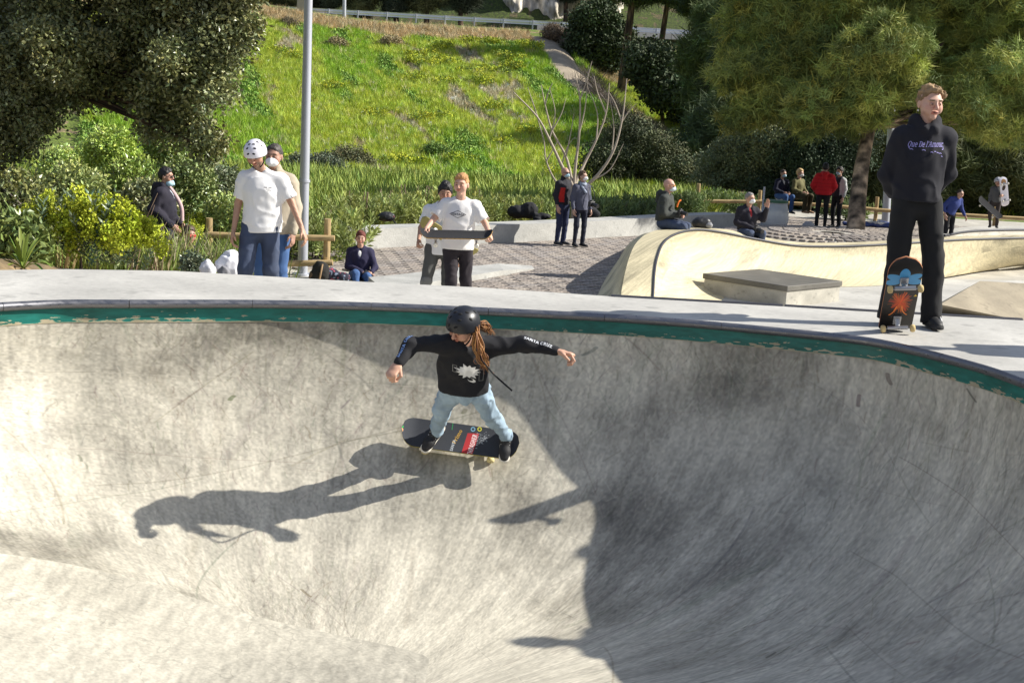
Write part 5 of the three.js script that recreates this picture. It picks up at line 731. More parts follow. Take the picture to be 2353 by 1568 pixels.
// --- the skater carving the bowl
{
  let p; for (let D = 8; D < 11; D += 0.004) { p = at(1055, 1022, D); if (p.y < bowlY(p.x, p.z)) break; }
  const e = 0.03, n = V(-(bowlY(p.x + e, p.z) - bowlY(p.x - e, p.z)) / (2 * e), 1, -(bowlY(p.x, p.z + e) - bowlY(p.x, p.z - e)) / (2 * e)).normalize();
  const bx = at(1190, 1036, 10 - 0.02).sub(at(922, 1004, 10)).normalize(); bx.addScaledVector(n, -bx.dot(n)).normalize(); const bz = bx.clone().cross(n);
  const grip = canvasTex(1024, 256, (g, W, H) => {
    g.fillStyle = '#3a3d43'; g.fillRect(0, 0, W, H); for (let i = 0; i < 9000; i++) { g.fillStyle = `rgba(${rnd() < 0.5 ? '70,72,78' : '10,10,12'},${rnd() * 0.4})`; g.fillRect(rnd() * W, rnd() * H, 2, 2); }
    g.save(); g.translate(560, 0); g.fillStyle = '#b23236'; g.beginPath(); g.moveTo(10, 70); g.lineTo(110, 60); g.lineTo(75, 256); g.lineTo(-20, 256); g.fill(); g.translate(22, 250); g.rotate(-1.42); g.fillStyle = '#e9dcd8'; g.font = 'bold 58px sans-serif'; g.fillText('THRASHER', -14, 48, 196); g.restore();
    g.save(); g.translate(478, 120); g.rotate(-1.2); g.fillStyle = '#c79a3a'; g.font = 'bold 44px serif'; g.fillText('Primo', -60, 20); g.fillStyle = '#3c7a4c'; g.font = 'bold 30px sans-serif'; g.restore();
    g.fillStyle = '#2f8a4f'; g.fillRect(428, 0, 7, 60); g.strokeStyle = '#d6cf3a'; g.lineWidth = 8; g.beginPath(); g.arc(668, 22, 15, 0, 7); g.stroke(); g.strokeStyle = '#7fb0c8'; g.beginPath(); g.arc(612, 30, 16, 0, 7); g.stroke();
    g.fillStyle = '#b9c0c4'; g.font = 'bold 34px sans-serif'; g.save(); g.translate(440, 250); g.rotate(-1.4); g.fillText('SANTA', 0, 20); g.restore(); for (let i = 0; i < 60; i++) { g.fillStyle = 'rgba(200,205,208,0.75)'; g.fillRect(690 + gauss() * 42, 105 + gauss() * 40, rr(3, 16), rr(2, 7)); }
    g.fillStyle = '#2fae55'; g.fillRect(0, 60, 14, 60); g.fillStyle = '#d8a070'; g.fillRect(0, 140, 16, 60);
  });
  const bd = skateboard('skateboard with stickered grip tape under the skater in the bowl', { L: 0.83, W: 0.215, gripMap: grip, edge: std({ color: lin(0.32, 0.27, 0.05) }), wheel: std({ color: lin(0.7, 0.6, 0.3) }) });
  bd.position.copy(p).addScaledVector(n, 0.004); bd.quaternion.copy(basis(bx, n, bz));
  const S = 0.87, o = p.clone(), onBoard = (px, py, h) => { const d = ray(px, py), b = p.clone().addScaledVector(n, h), t = b.clone().sub(camera.position).dot(n) / d.dot(n); return d.multiplyScalar(t).add(camera.position); };
  const D0 = -p.z, raw = { pelvis: at(1066, 885, D0 - 0.480), chest: at(1066, 822, D0 - 0.528), neck: at(1074, 780, D0 - 0.592), head: at(1062, 752, D0 - 0.640), sL: at(1028, 790, D0 - 0.640), sR: at(1118, 797, D0 - 0.544), eL: at(942, 792, D0 - 0.720), eR: at(1205, 789, D0 - 0.544), wL: at(916, 832, D0 - 0.816), wR: at(1276, 806, D0 - 0.576), hL: at(1040, 885, D0 - 0.480), hR: at(1096, 890, D0 - 0.464), kL: at(1014, 942, D0 - 0.336), kR: at(1124, 948, D0 - 0.336), aL: onBoard(1004, 985, 0.20), aR: onBoard(1162, 1000, 0.20), tL: onBoard(972, 1036, 0.15), tR: onBoard(1158, 1056, 0.15) };
  const J = {}; for (const k in raw) J[k] = raw[k].sub(o).divideScalar(S);
  const r = person({ label: 'skater in black hoodie, pale jeans and black helmet carving the bowl', J, scale: S, pos: o, cell: 0.009, headScale: 1.1, look: V(-0.55, -0.42, 0.72), headUp: V(-0.05, 0.93, 0.36), down: n.clone().negate(), skin: [0.56, 0.32, 0.22], seed: 3, hands: true, curlL: 1.25, curlR: 1.0, handScale: 1.15, hpL: V(0.4, -0.3, -0.8), htL: V(1, 0.2, 0.4), hpR: V(-0.2, -0.9, 0.2), htR: V(-0.2, 0.2, 1), handCell: 0.004, headCell: 0.0045,
    top: { name: 'hoodie', mat: mBlack, fit: 1.08, hem: 0.03, hood: true, wob: 0.013, wf: 9, cuff: 1.05, arm: 1.0, flare: 1.12 }, bottom: { mat: mCol, colour: noiseTint([0.30, 0.40, 0.49], 16, 0.16), fit: 0.98, wob: 0.016, wf: 14, long: 0.0, ankle: 1.0 }, shoe: cloth(0.014, 0.014, 0.016, 0.7), sole: cloth(0.72, 0.68, 0.6),
    helmet: { mat: new THREE.MeshPhysicalMaterial({ color: lin(0.014, 0.015, 0.02), roughness: 0.38 }) },
    hair: { mat: mCol, colour: noiseTint([0.26, 0.11, 0.04], 40, 0.4), thick: 0.008, wf: 50, wob: 0.010, locks: [] } });
  for (let i = 0; i < 60; i++) { const a = at(1090 + gauss() * 6, 752 + gauss() * 8, D0 - 0.658 + gauss() * 0.03), b2 = at(1100 + gauss() * 9, 795 + gauss() * 6, D0 - 0.714 + gauss() * 0.02), c2 = at(1108 + gauss() * 11, 822 + gauss() * 9, D0 - 0.730 + gauss() * 0.015), d2 = at(1116 + gauss() * 10, 842 + gauss() * 10, D0 - 0.714); mesh('hair_strand', tube([a, b2, c2, d2].map((q) => q.sub(o)), 0.0048, 5, 14, 0.0012), hairMats[i % 3], r.t); }
  for (let i = 0; i < 40; i++) { const a = at(1095, 745 + gauss() * 10, D0 - 0.570), b2 = at(1118 + gauss() * 6, 752 + gauss() * 10, D0 - 0.498 + gauss() * 0.04), c2 = at(1130 + gauss() * 9, 766 + gauss() * 12, D0 - 0.482 + gauss() * 0.05); mesh('hair_strand', tube([a, b2, c2].map((q) => q.sub(o)), 0.0045, 5, 10, 0.001), hairMats[i % 3], r.t); }
  // prints and drawcord
  const U = r.J.sR.clone().sub(r.J.sL).normalize(), Vv = r.J.neck.clone().sub(r.J.pelvis).normalize(), N = U.clone().cross(Vv).normalize(), c = r.J.chest.clone().addScaledVector(Vv, -0.045).addScaledVector(U, 0.0);
  print(r.t, 'chest_print', r.T, c, U, Vv, N, 0.24, 0.19, decal(256, 256, (g) => { g.fillStyle = '#e4e2dc'; g.beginPath(); for (let i = 0; i < 26; i++) { const a = i / 26 * 6.283, q = i % 2 ? 62 : 92 + 12 * Math.sin(i * 5); const x = 122 + Math.cos(a) * q * 1.05, y = 108 + Math.sin(a) * q * 0.72; i ? g.lineTo(x, y) : g.moveTo(x, y); } g.fill(); g.beginPath(); g.ellipse(150, 188, 34, 18, 0.5, 0, 7); g.fill(); g.fillStyle = '#1a1a1c'; g.beginPath(); g.ellipse(140, 180, 22, 12, 0.4, 0, 7); g.fill(); g.strokeStyle = '#8d8c88'; g.lineWidth = 4; g.strokeRect(14, 70, 26, 60); g.strokeRect(206, 80, 34, 110); }));
  for (const [s, e, w, nm] of [['eL', 'wL', 0.8, 0], ['eR', 'wR', 0.8, 1]]) { const a = r.J[s], b = r.J[e], uu = b.clone().sub(a).normalize(), nn = nm ? V(0.1, 0.75, 0.65) : V(-0.45, 0.5, 0.7); nn.addScaledVector(uu, -nn.dot(uu)).normalize(); const vv = nn.clone().cross(uu); print(r.t, 'sleeve_print', r.T, a.clone().lerp(b, nm ? 0.42 : 0.3), nm ? uu : uu.clone().negate(), nm ? vv : vv.clone().negate(), nn, 0.2, 0.035, decal(256, 48, (g) => { g.fillStyle = nm ? '#d8dade' : '#7fa0d8'; g.font = 'bold 42px sans-serif'; g.fillText('SANTA CRUZ', 4, 40, 248); }), 12, 0.003); }
  const k0 = r.J.neck.clone().add(V(0.06, -0.06, 0.12)); mesh('drawcord', tube([k0, k0.clone().add(V(0.1, -0.1, 0.06)), at(1140, 865, D0 - 0.62).sub(o), at(1176, 897, D0 - 0.6).sub(o)], 0.006, 6, 20), mBlack, r.t);
  // lace marks on the shoes
  for (const k of ['L', 'R']) { const a = r.J['a' + k], b = r.J['t' + k], f = b.clone().sub(a).normalize(), s = n.clone().cross(f).normalize(); for (let i = 0; i < 4; i++) { const q = a.clone().addScaledVector(f, 0.045 + i * 0.02).addScaledVector(n, 0.008 - i * 0.007); mesh('lace', tube([q.clone().addScaledVector(s, -0.03), q.clone().addScaledVector(n, 0.014), q.clone().addScaledVector(s, 0.03)], 0.0055, 5, 8), mWhiteT, r.t); } }
}
// --- hooded skater standing on the deck
{
  const f = onY(2098, 752, 0), pos = V(f.x, 0, f.z - 0.05);
  const r = person({ label: 'fair haired young skater in black hoodie and wide black jeans standing on deck', pos, turn: 0.08, scale: 1.0, cell: 0.010, headCell: 0.0045, look: V(0.14, -0.05, 0.97), headUp: V(0.02, 1, 0), skin: [0.60, 0.36, 0.27], mouth: true, seed: 9, gaze: 0.003, hands: false, brow: [0.2, 0.13, 0.07],
    J: { pelvis: V(-0.02, 0.95, 0), chest: V(0, 1.27, 0), neck: V(0.02, 1.475, -0.01), head: V(0.035, 1.615, 0.03), sL: V(-0.145, 1.375, 0), sR: V(0.175, 1.375, 0), eL: V(-0.215, 1.10, -0.08), eR: V(0.24, 1.11, -0.09), wL: V(-0.10, 0.93, -0.19), wR: V(0.10, 0.93, -0.20), hL: V(-0.1, 0.92, 0), hR: V(0.085, 0.92, 0), kL: V(-0.135, 0.5, 0.0), kR: V(0.125, 0.5, 0.03), aL: V(-0.16, 0.09, -0.06), aR: V(0.135, 0.09, 0.02), tL: V(-0.19, 0.03, 0.1), tR: V(0.13, 0.03, 0.22) },
    top: { name: 'hoodie', mat: cloth(0.010, 0.010, 0.016), fit: 1.04, hem: 0.03, hood: true, wob: 0.015, wf: 7.5, flare: 1.05, arm: 1.08, cuff: 1.1 }, bottom: { mat: cloth(0.009, 0.009, 0.010), fit: 0.95, wide: 1.15, ankle: 1.5, long: 0.035, wob: 0.014, wf: 7 }, shoe: cloth(0.012, 0.012, 0.013, 0.6), sole: cloth(0.03, 0.03, 0.03),
    hair: { mat: mCol, colour: (x, y, z) => { const k = 1 + 0.4 * noise(x * 50, y * 50, z * 50), tp = y > 1.70 ? 1 : 0.72; return [0.33 * k * tp, 0.215 * k * tp, 0.11 * k * tp]; }, thick: 0.011, line: 0.082, wf: 45, wob: 0.014, low: -0.03, top: 0.03, locks: [[[-0.072, -0.02, -0.03], [-0.076, -0.10, -0.01], 0.014, 0.010], [[0.06, 0.09, 0.03], [0.095, 0.06, 0.02], 0.02, 0.01]] } });
  r.t.rotation.z = 0.045;
  const c = r.J.chest.clone().add(V(-0.005, 0.035, 0));
  print(r.t, 'chest_print', r.T, c, V(1, 0, 0), V(0, 1, 0), V(0, 0, 1), 0.28, 0.15, decal(512, 256, (g) => { g.fillStyle = '#a9a2e0'; g.strokeStyle = '#a9a2e0'; g.save(); g.transform(1, 0, -0.18, 1, 20, 0); g.font = 'italic 92px serif'; g.fillText("Que De l'Amour", 10, 110, 470); g.restore(); g.lineWidth = 7; for (const [x, y, w] of [[40, 140, 40], [190, 150, 46], [300, 175, 34], [350, 168, 30], [392, 182, 30], [430, 190, 36], [462, 226, 20]]) { g.beginPath(); g.moveTo(x, y); g.quadraticCurveTo(x + w / 2, y - 14, x + w, y + 4); g.stroke(); } g.beginPath(); g.moveTo(486, 96); g.quadraticCurveTo(500, 150, 470, 140); g.stroke(); }), 22);
  for (const s of [1]) mesh('shoe_stripe', tube([r.J.aR.clone().add(V(0.047, -0.02, -0.02)), r.J.aR.clone().add(V(0.05, -0.01, 0.05)), r.J.aR.clone().add(V(0.045, -0.035, 0.11))], 0.006, 6, 10), mWhiteT, r.t);
  mesh('earring', new THREE.SphereGeometry(0.007, 10, 8).translate(...r.hp(-0.084, -0.045, -0.01).toArray()), std({ color: lin(0.8, 0.78, 0.75), roughness: 0.2 }), r.t);
  // board stood on its tail
  const under = canvasTex(1024, 256, (g, W, H) => { g.fillStyle = '#17120f'; g.fillRect(0, 0, W, H); const fl = (x, y, a, l, w, c) => { g.save(); g.translate(x, y); g.rotate(a); g.fillStyle = c; g.beginPath(); g.ellipse(l * 0.6, 0, l * 0.5, w, 0, 0, 7); g.fill(); g.restore(); };
    for (const a of [0, 1.1, -1.1, 1.9, -1.9]) fl(800, 128, a, 130, 40, '#4d9fd6'); g.fillStyle = '#c65a22'; g.beginPath(); g.ellipse(800, 128, 20, 34, 0, 0, 7); g.fill();
    for (let i = 0; i < 240; i++) { const a = rr(0, 6.28), l = rr(20, 130); g.strokeStyle = `rgba(${200 + rr(-30, 30)},${70 + rr(-30, 30)},${20},0.8)`; g.lineWidth = rr(2, 8); g.beginPath(); g.moveTo(480, 128); g.lineTo(480 + Math.cos(a) * l * 1.3, 128 + Math.sin(a) * l * 0.75); g.stroke(); } g.fillStyle = '#d6b02c'; g.beginPath(); g.moveTo(560, 222); g.lineTo(590, 236); g.lineTo(560, 250); g.fill(); g.strokeStyle = '#e07a30'; g.lineWidth = 10; for (const s of [-1, 1]) { g.beginPath(); g.moveTo(430, 128 + s * 20); g.quadraticCurveTo(330, 128 + s * 30, 300, 128 + s * 70); g.stroke(); } });
  const T = onY(2052, 757, 0), b = 0.8, d = V(-0.13, Math.sin(b), Math.cos(b)).normalize(), u = V(0, Math.cos(b), -Math.sin(b)); u.addScaledVector(d, -u.dot(d)).normalize();
  const bd = skateboard('skateboard stood on its tail, blue flower and orange burst underside', { L: 0.8, W: 0.232, under, edge: std({ color: lin(0.5, 0.2, 0.09) }), wheel: std({ color: lin(0.62, 0.47, 0.22) }) });
  bd.quaternion.copy(basis(d, u, d.clone().cross(u))); bd.position.copy(T).addScaledVector(d, 0.4).addScaledVector(u, -0.155).add(V(0, 0.004, 0));
}
// --- the two off to the right whose shadows cross the deck
for (const [x, D, i] of [[5.0, 9.85, 0], [4.95, 8.85, 1]]) person({ label: ['spectator in a grey top standing on the deck, out of frame', 'spectator in a blue top standing nearer on the deck, out of frame'][i], pos: V(x, 0, -D), turn: -1.5, cell: 0.02, scale: 0.97, top: { mat: i ? mJeanBlue : mGrey, name: 'sweatshirt' }, bottom: { mat: mJean }, hair: { mat: hairMat(0.05, 0.03, 0.02) } });
// --- white helmet skater and the masked man behind
{
  const hp = at(600, 480, 14.25), base = V(hp.x, bankY(0, 14.25), -14.25);
  const r = person({ label: 'skater in white helmet, white tee and blue jeans looking down', pos: base, scale: 1.0, cell: 0.011, headCell: 0.0055, look: V(-0.1, -0.50, 0.85), skin: [0.46, 0.26, 0.17], stubble: 0.45, seed: 5,
    J: { head: V(-0.06, 1.61, 0.07), neck: V(-0.02, 1.47, 0.0), chest: V(0, 1.27, 0), sL: V(-0.165, 1.375, 0), sR: V(0.175, 1.375, 0), eL: V(-0.235, 1.12, -0.03), wL: V(-0.255, 0.87, 0.06), eR: V(0.29, 1.17, 0.0), wR: V(0.41, 0.93, 0.08), kL: V(-0.13, 0.5, 0.1), aL: V(-0.13, 0.1, 0.0), kR: V(0.11, 0.5, 0.0), aR: V(0.13, 0.1, -0.18) },
    top: { name: 'tee_shirt', mat: mWhiteT, fit: 1.1, flare: 1.08, hem: 0.09, sleeve: 0.72, wob: 0.016, wf: 7, arm: 1.12 }, bottom: { mat: mCol, colour: noiseTint([0.045, 0.062, 0.11], 9, 0.25), fit: 1.04, wide: 1.1, ankle: 1.25 }, helmet: { mat: new THREE.MeshPhysicalMaterial({ color: lin(0.72, 0.71, 0.76), roughness: 0.3 }) }, curlL: 0.55, curlR: 0.5 });
  print(r.t, 'chest_print', r.T, r.J.chest.clone().add(V(0.09, 0.02, 0)), V(1, 0, 0), V(0, 1, 0), V(0, 0, 1), 0.1, 0.05, decal(256, 128, (g) => { g.fillStyle = '#33323c'; g.font = 'bold 34px monospace'; g.fillText('DOWN TOWN', 6, 34, 240); g.fillText('skate', 60, 76); g.fillText('club', 100, 116); }), 8);
  mesh('helmet_sticker', new THREE.SphereGeometry(0.03, 12, 8).scale(0.25, 1, 0.8).translate(...r.hp(-0.098, 0.02, 0.03).toArray()), cloth(0.55, 0.05, 0.04), r.t);
  const m = at(620, 480, 15.1); person({ label: 'man in beige jacket and white mask behind the white helmet', pos: V(m.x + 0.03, bankY(0, 15.1), -15.1), turn: -0.15, scale: 1.03, cell: 0.014, skin: [0.36, 0.2, 0.14], mask: mMaskW, seed: 6, top: { name: 'jacket', mat: cloth(0.42, 0.36, 0.27), fit: 1.18, hem: 0.1, wob: 0.012, open: true, collar: 0.03 }, under: cloth(0.11, 0.02, 0.02), bottom: { mat: mJeanBlue, ankle: 1.2 }, hair: { mat: hairMat(0.05, 0.04, 0.035) } });
}
// --- man in the black coat, and the person crouching beside him
{
  const p = at(376, 540, 21.4); const r = person({ label: 'man in dark padded coat, sunglasses and pink scarf seen from the side', pos: V(p.x, Math.max(PLAZA, soilY(p.x, 21.4)) + 0.02, -21.4), turn: 1.5, scale: 0.99, cell: 0.014, skin: [0.5, 0.28, 0.2], glasses: mBlack, seed: 8, J: { wL: V(-0.2, 0.93, 0.16), wR: V(0.2, 0.93, 0.16), eL: V(-0.23, 1.15, -0.1), eR: V(0.23, 1.15, -0.1) }, top: { name: 'coat', mat: cloth(0.016, 0.014, 0.026), fit: 1.2, hem: 0.26, hood: true, wob: 0.014, wf: 8, belly: true, arm: 1.2, open: true }, under: cloth(0.5, 0.52, 0.58), bottom: { mat: cloth(0.03, 0.03, 0.04) }, mask: mMaskB, maskDrop: 0.05, hair: { mat: hairMat(0.012, 0.01, 0.01), thick: 0.018 } });
  mesh('scarf', tube([r.J.neck.clone().add(V(0.06, 0.02, 0.03)), r.J.neck.clone().add(V(0.09, -0.12, 0.14)), r.J.chest.clone().add(V(0.1, -0.1, 0.22)), r.J.chest.clone().add(V(0.09, -0.3, 0.24))], 0.035, 8, 20, 0.03), mCol.clone(), r.t).material = std({ color: lin(0.55, 0.38, 0.38) });
  const k = at(428, 560, 20.3); person({ label: 'crouching person with brown hair and red sunglasses behind a dark shrub', pos: V(k.x, at(428, 518, 20.3).y - 0.885, -20.3), turn: 0.7, cell: 0.016, skin: [0.45, 0.25, 0.18], J: SIT(0.02, 0.16), glasses: std({ color: lin(0.6, 0.05, 0.04), roughness: 0.2 }), top: { name: 'jacket', mat: cloth(0.06, 0.055, 0.05), hem: 0.04 }, bottom: { mat: mJean }, hair: { mat: hairMat(0.07, 0.035, 0.02), thick: 0.02 } });
}
// --- seated woman
{
  const p = at(826, 600, 25), y = at(828, 530, 25).y - 0.99; const J = SIT(0.13, 0.11); Object.assign(J, { kL: V(-0.06, 0.30, 0.42), kR: V(0.14, 0.26, 0.44), aL: V(-0.02, -0.06, 0.6), aR: V(0.2, -0.08, 0.62), tL: V(0, -0.12, 0.76), tR: V(0.24, -0.14, 0.78), wL: V(0.08, 0.3, 0.3), wR: V(0.2, 0.3, 0.28), eL: V(-0.2, 0.38, 0.1), eR: V(0.26, 0.38, 0.1) });
  person({ label: 'smiling woman in navy cardigan and white top sitting on the ledge', pos: V(p.x, y, -25), turn: 0.1, cell: 0.013, headCell: 0.006, skin: [0.56, 0.33, 0.24], J, seed: 4, brow: [0.08, 0.03, 0.02], top: { name: 'cardigan', mat: mNavy, fit: 1.06, hem: 0.03, open: true, sleeve: 1.85, wob: 0.009 }, under: mWhiteT, bottom: { mat: mJeanBlue }, hair: { mat: mCol, colour: noiseTint([0.13, 0.035, 0.025], 40, 0.4), thick: 0.014, line: 0.05, low: -0.09, locks: [[[0.07, 0.0, -0.02], [0.065, -0.09, 0.0], 0.025, 0.02], [[-0.07, 0.0, -0.02], [-0.065, -0.09, 0.0], 0.025, 0.02]] } });
  const h = thing('phone_case', 'black phone case in the seated woman\'s hands', 'phone case'); h.position.set(p.x + 0.2, y + 0.28, -24.6); h.rotation.set(-0.4, 0.2, -0.6); mesh('case', rbox(0.2, 0.1, 0.03, 0.01), mGun, h);
}
// --- the two walking with boards
{
  const p = at(1056, 500, 16.75), base = V(p.x, bankY(0, 16.75), -16.75);
  const r = person({ label: 'ginger haired skater in white VINTAGE tee holding a board level', pos: base, scale: 0.99, cell: 0.011, headCell: 0.0055, look: V(-0.28, -0.02, 0.95), skin: [0.60, 0.36, 0.26], brow: [0.3, 0.14, 0.06], seed: 2, J: { eL: V(-0.30, 1.21, 0.03), wL: V(-0.375, 1.10, 0.24), eR: V(0.30, 1.19, 0.03), wR: V(0.365, 1.075, 0.24), kL: V(-0.06, 0.5, 0.12), aL: V(-0.03, 0.12, 0.1), kR: V(0.1, 0.5, -0.04), aR: V(0.14, 0.12, -0.2) }, hdL: V(-0.1, -0.15, 0.9), hdR: V(0.1, -0.15, 0.9), hpL: V(0.6, -0.5, 0), hpR: V(-0.6, -0.5, 0), htL: V(0.3, 1, 0.2), htR: V(-0.3, 1, 0.2), curlL: 1.0, curlR: 1.0, top: { name: 'tee_shirt', mat: cloth(0.76, 0.74, 0.72), fit: 1.07, flare: 1.08, hem: 0.08, sleeve: 0.75, wob: 0.015, wf: 7, arm: 1.15 }, bottom: { mat: cloth(0.022, 0.017, 0.022), fit: 0.96 }, hair: { mat: mCol, colour: noiseTint([0.46, 0.24, 0.10], 50, 0.35), thick: 0.008, line: 0.07, low: -0.01, top: 0.035, wob: 0.009 } });
  print(r.t, 'chest_print', r.T, r.J.chest.clone().add(V(-0.02, 0.015, 0)), V(1, 0, 0), V(0, 1, 0), V(0, 0, 1), 0.2, 0.1, decal(512, 256, (g) => { g.strokeStyle = '#2c2a30'; g.lineWidth = 12; g.beginPath(); g.moveTo(20, 128); g.lineTo(256, 22); g.lineTo(492, 128); g.lineTo(256, 234); g.closePath(); g.stroke(); g.fillStyle = '#2c2a30'; g.font = 'bold 92px sans-serif'; g.textAlign = 'center'; g.fillText('VINTAGE', 256, 160, 400); }), 12);
  const bd = skateboard('black topped skateboard held level by the ginger skater', { L: 0.82, W: 0.21 }); bd.position.copy(base).add(V(-0.01, 0.955, 0.36)); bd.rotation.set(0.36, 0.02, 0.03);
  const q = at(1016, 500, 17.9), b2 = V(q.x, bankY(0, 17.9), -17.9);
  const s = person({ label: 'dark haired skater in white tee half hidden behind the ginger skater', pos: b2, scale: 0.98, cell: 0.013, headCell: 0.006, look: V(0.1, -0.1, 0.95), skin: [0.42, 0.23, 0.15], seed: 7, J: { head: V(0.02, 1.60, 0.04), eL: V(-0.26, 1.15, 0.02), wL: V(-0.27, 1.02, 0.22), eR: V(0.24, 1.1, 0.0), wR: V(0.25, 0.85, 0.1), kL: V(-0.16, 0.5, 0.1), aL: V(-0.19, 0.1, 0.02) }, curlL: 1.0, top: { name: 'tee_shirt', mat: mWhiteT, fit: 1.08, hem: 0.12, sleeve: 0.75, wob: 0.014, wf: 7 }, bottom: { mat: mCol, colour: (x, y, z) => { const k = noise(x * 6, y * 6, z * 6) > 0.35 ? 2.1 : 1; return [0.085 * k, 0.085 * k, 0.08 * k]; }, fit: 1.06, ankle: 1.2 }, hair: { mat: hairMat(0.012, 0.01, 0.009), thick: 0.024, wob: 0.01, line: 0.05 } });
  print(s.t, 'chest_print', s.T, s.J.chest.clone().add(V(0.06, -0.12, 0)), V(1, 0, 0), V(0, 1, 0), V(0, 0, 1), 0.2, 0.14, decal(128, 96, (g) => { g.fillStyle = '#4a4654'; g.beginPath(); g.ellipse(64, 48, 60, 44, 0, 0, 7); g.fill(); g.fillStyle = '#d8d8dc'; g.font = 'bold 30px sans-serif'; g.fillText('SVC', 34, 60); }), 10);
  const d = at(1092, 588, 17.75).sub(at(972, 512, 17.55)).normalize(), u = V(0.25, 0.6, -0.75); u.addScaledVector(d, -u.dot(d)).normalize(); const b3 = skateboard('skateboard with a pale wooden underside carried behind the ginger skater', { L: 0.82, edge: std({ color: lin(0.34, 0.29, 0.10) }), wheel: std({ color: lin(0.75, 0.72, 0.66) }) }); b3.quaternion.copy(basis(d, u, d.clone().cross(u))); b3.position.copy(at(1030, 549, 17.62)).addScaledVector(u, -0.1); mesh('round_sticker', new THREE.CylinderGeometry(0.03, 0.03, 0.002, 20).translate(-0.26, 0.122, 0.02), cloth(0.3, 0.75, 0.45), b3);
}
// --- couple by the bench
{
  const a = at(1292, 480, 32.6), b = at(1334, 480, 32.5);
  const r = person({ label: 'bald man in black and red jacket with blue mask by the bench', pos: V(a.x, PLAZA + 0.035, -32.7), turn: 0.85, scale: 1.0, cell: 0.016, skin: [0.46, 0.26, 0.19], glasses: mBlack, mask: mMaskB, J: { wR: V(0.18, 0.93, 0.18), eR: V(0.25, 1.13, -0.04) }, top: { name: 'jacket', mat: mCol, colour: (x, y, z) => z > 0.0 && x < -0.09 && y < 1.3 && y > 0.98 && Math.abs(x + 0.14) < 0.045 + (1.3 - y) * 0.05 ? [0.5, 0.015, 0.01] : [0.014, 0.013, 0.02], fit: 1.1, hem: 0.03, collar: 0.05 }, bottom: { mat: cloth(0.022, 0.03, 0.075) } });
  const w = person({ label: 'long haired woman in grey coat and white mask with a camera', pos: V(b.x, PLAZA + 0.035, -32.5), turn: 0.55, scale: 0.97, cell: 0.016, skin: [0.52, 0.32, 0.24], mask: mMaskW, look: V(0.3, 0.15, 0.9), top: { name: 'coat', mat: cloth(0.085, 0.09, 0.13), fit: 1.03, hem: 0.1, collar: 0.02 }, bottom: { mat: cloth(0.015, 0.018, 0.035), fit: 0.9 }, shoe: mBlack, hair: { mat: mCol, colour: (x, y, z) => { const k = 1 + 0.3 * noise(x * 40, y * 40, z * 40); return y > 1.52 ? [0.1 * k, 0.06 * k, 0.035 * k] : [0.42 * k, 0.28 * k, 0.13 * k]; }, thick: 0.016, low: -0.1, locks: [[[-0.06, 0, -0.05], [-0.085, -0.17, 0.0], 0.04, 0.03], [[-0.085, -0.17, 0.0], [-0.11, -0.26, 0.05], 0.03, 0.012], [[0.05, 0, -0.06], [0.07, -0.17, -0.04], 0.04, 0.02]] } });
  mesh('scarf', tube([w.J.neck.clone().add(V(-0.07, 0.0, 0.02)), w.J.neck.clone().add(V(0, -0.03, 0.1)), w.J.neck.clone().add(V(0.07, 0.0, 0.02)), w.J.neck.clone().add(V(0, 0.01, -0.09)), w.J.neck.clone().add(V(-0.06, -0.04, 0.05)), w.J.chest.clone().add(V(0.02, -0.02, 0.15))], 0.032, 8, 40), cloth(0.3, 0.34, 0.42), w.t);
  const dir = V(Math.sin(0.55), 0, Math.cos(0.55)); camOnChest({ label: 'black camera with long lens hanging on the woman in grey', turn: 0.75 }, V(b.x, PLAZA + 0.97, -32.5).addScaledVector(dir, 0.2).add(V(0.12, 0.05, 0)), 1.15);
}
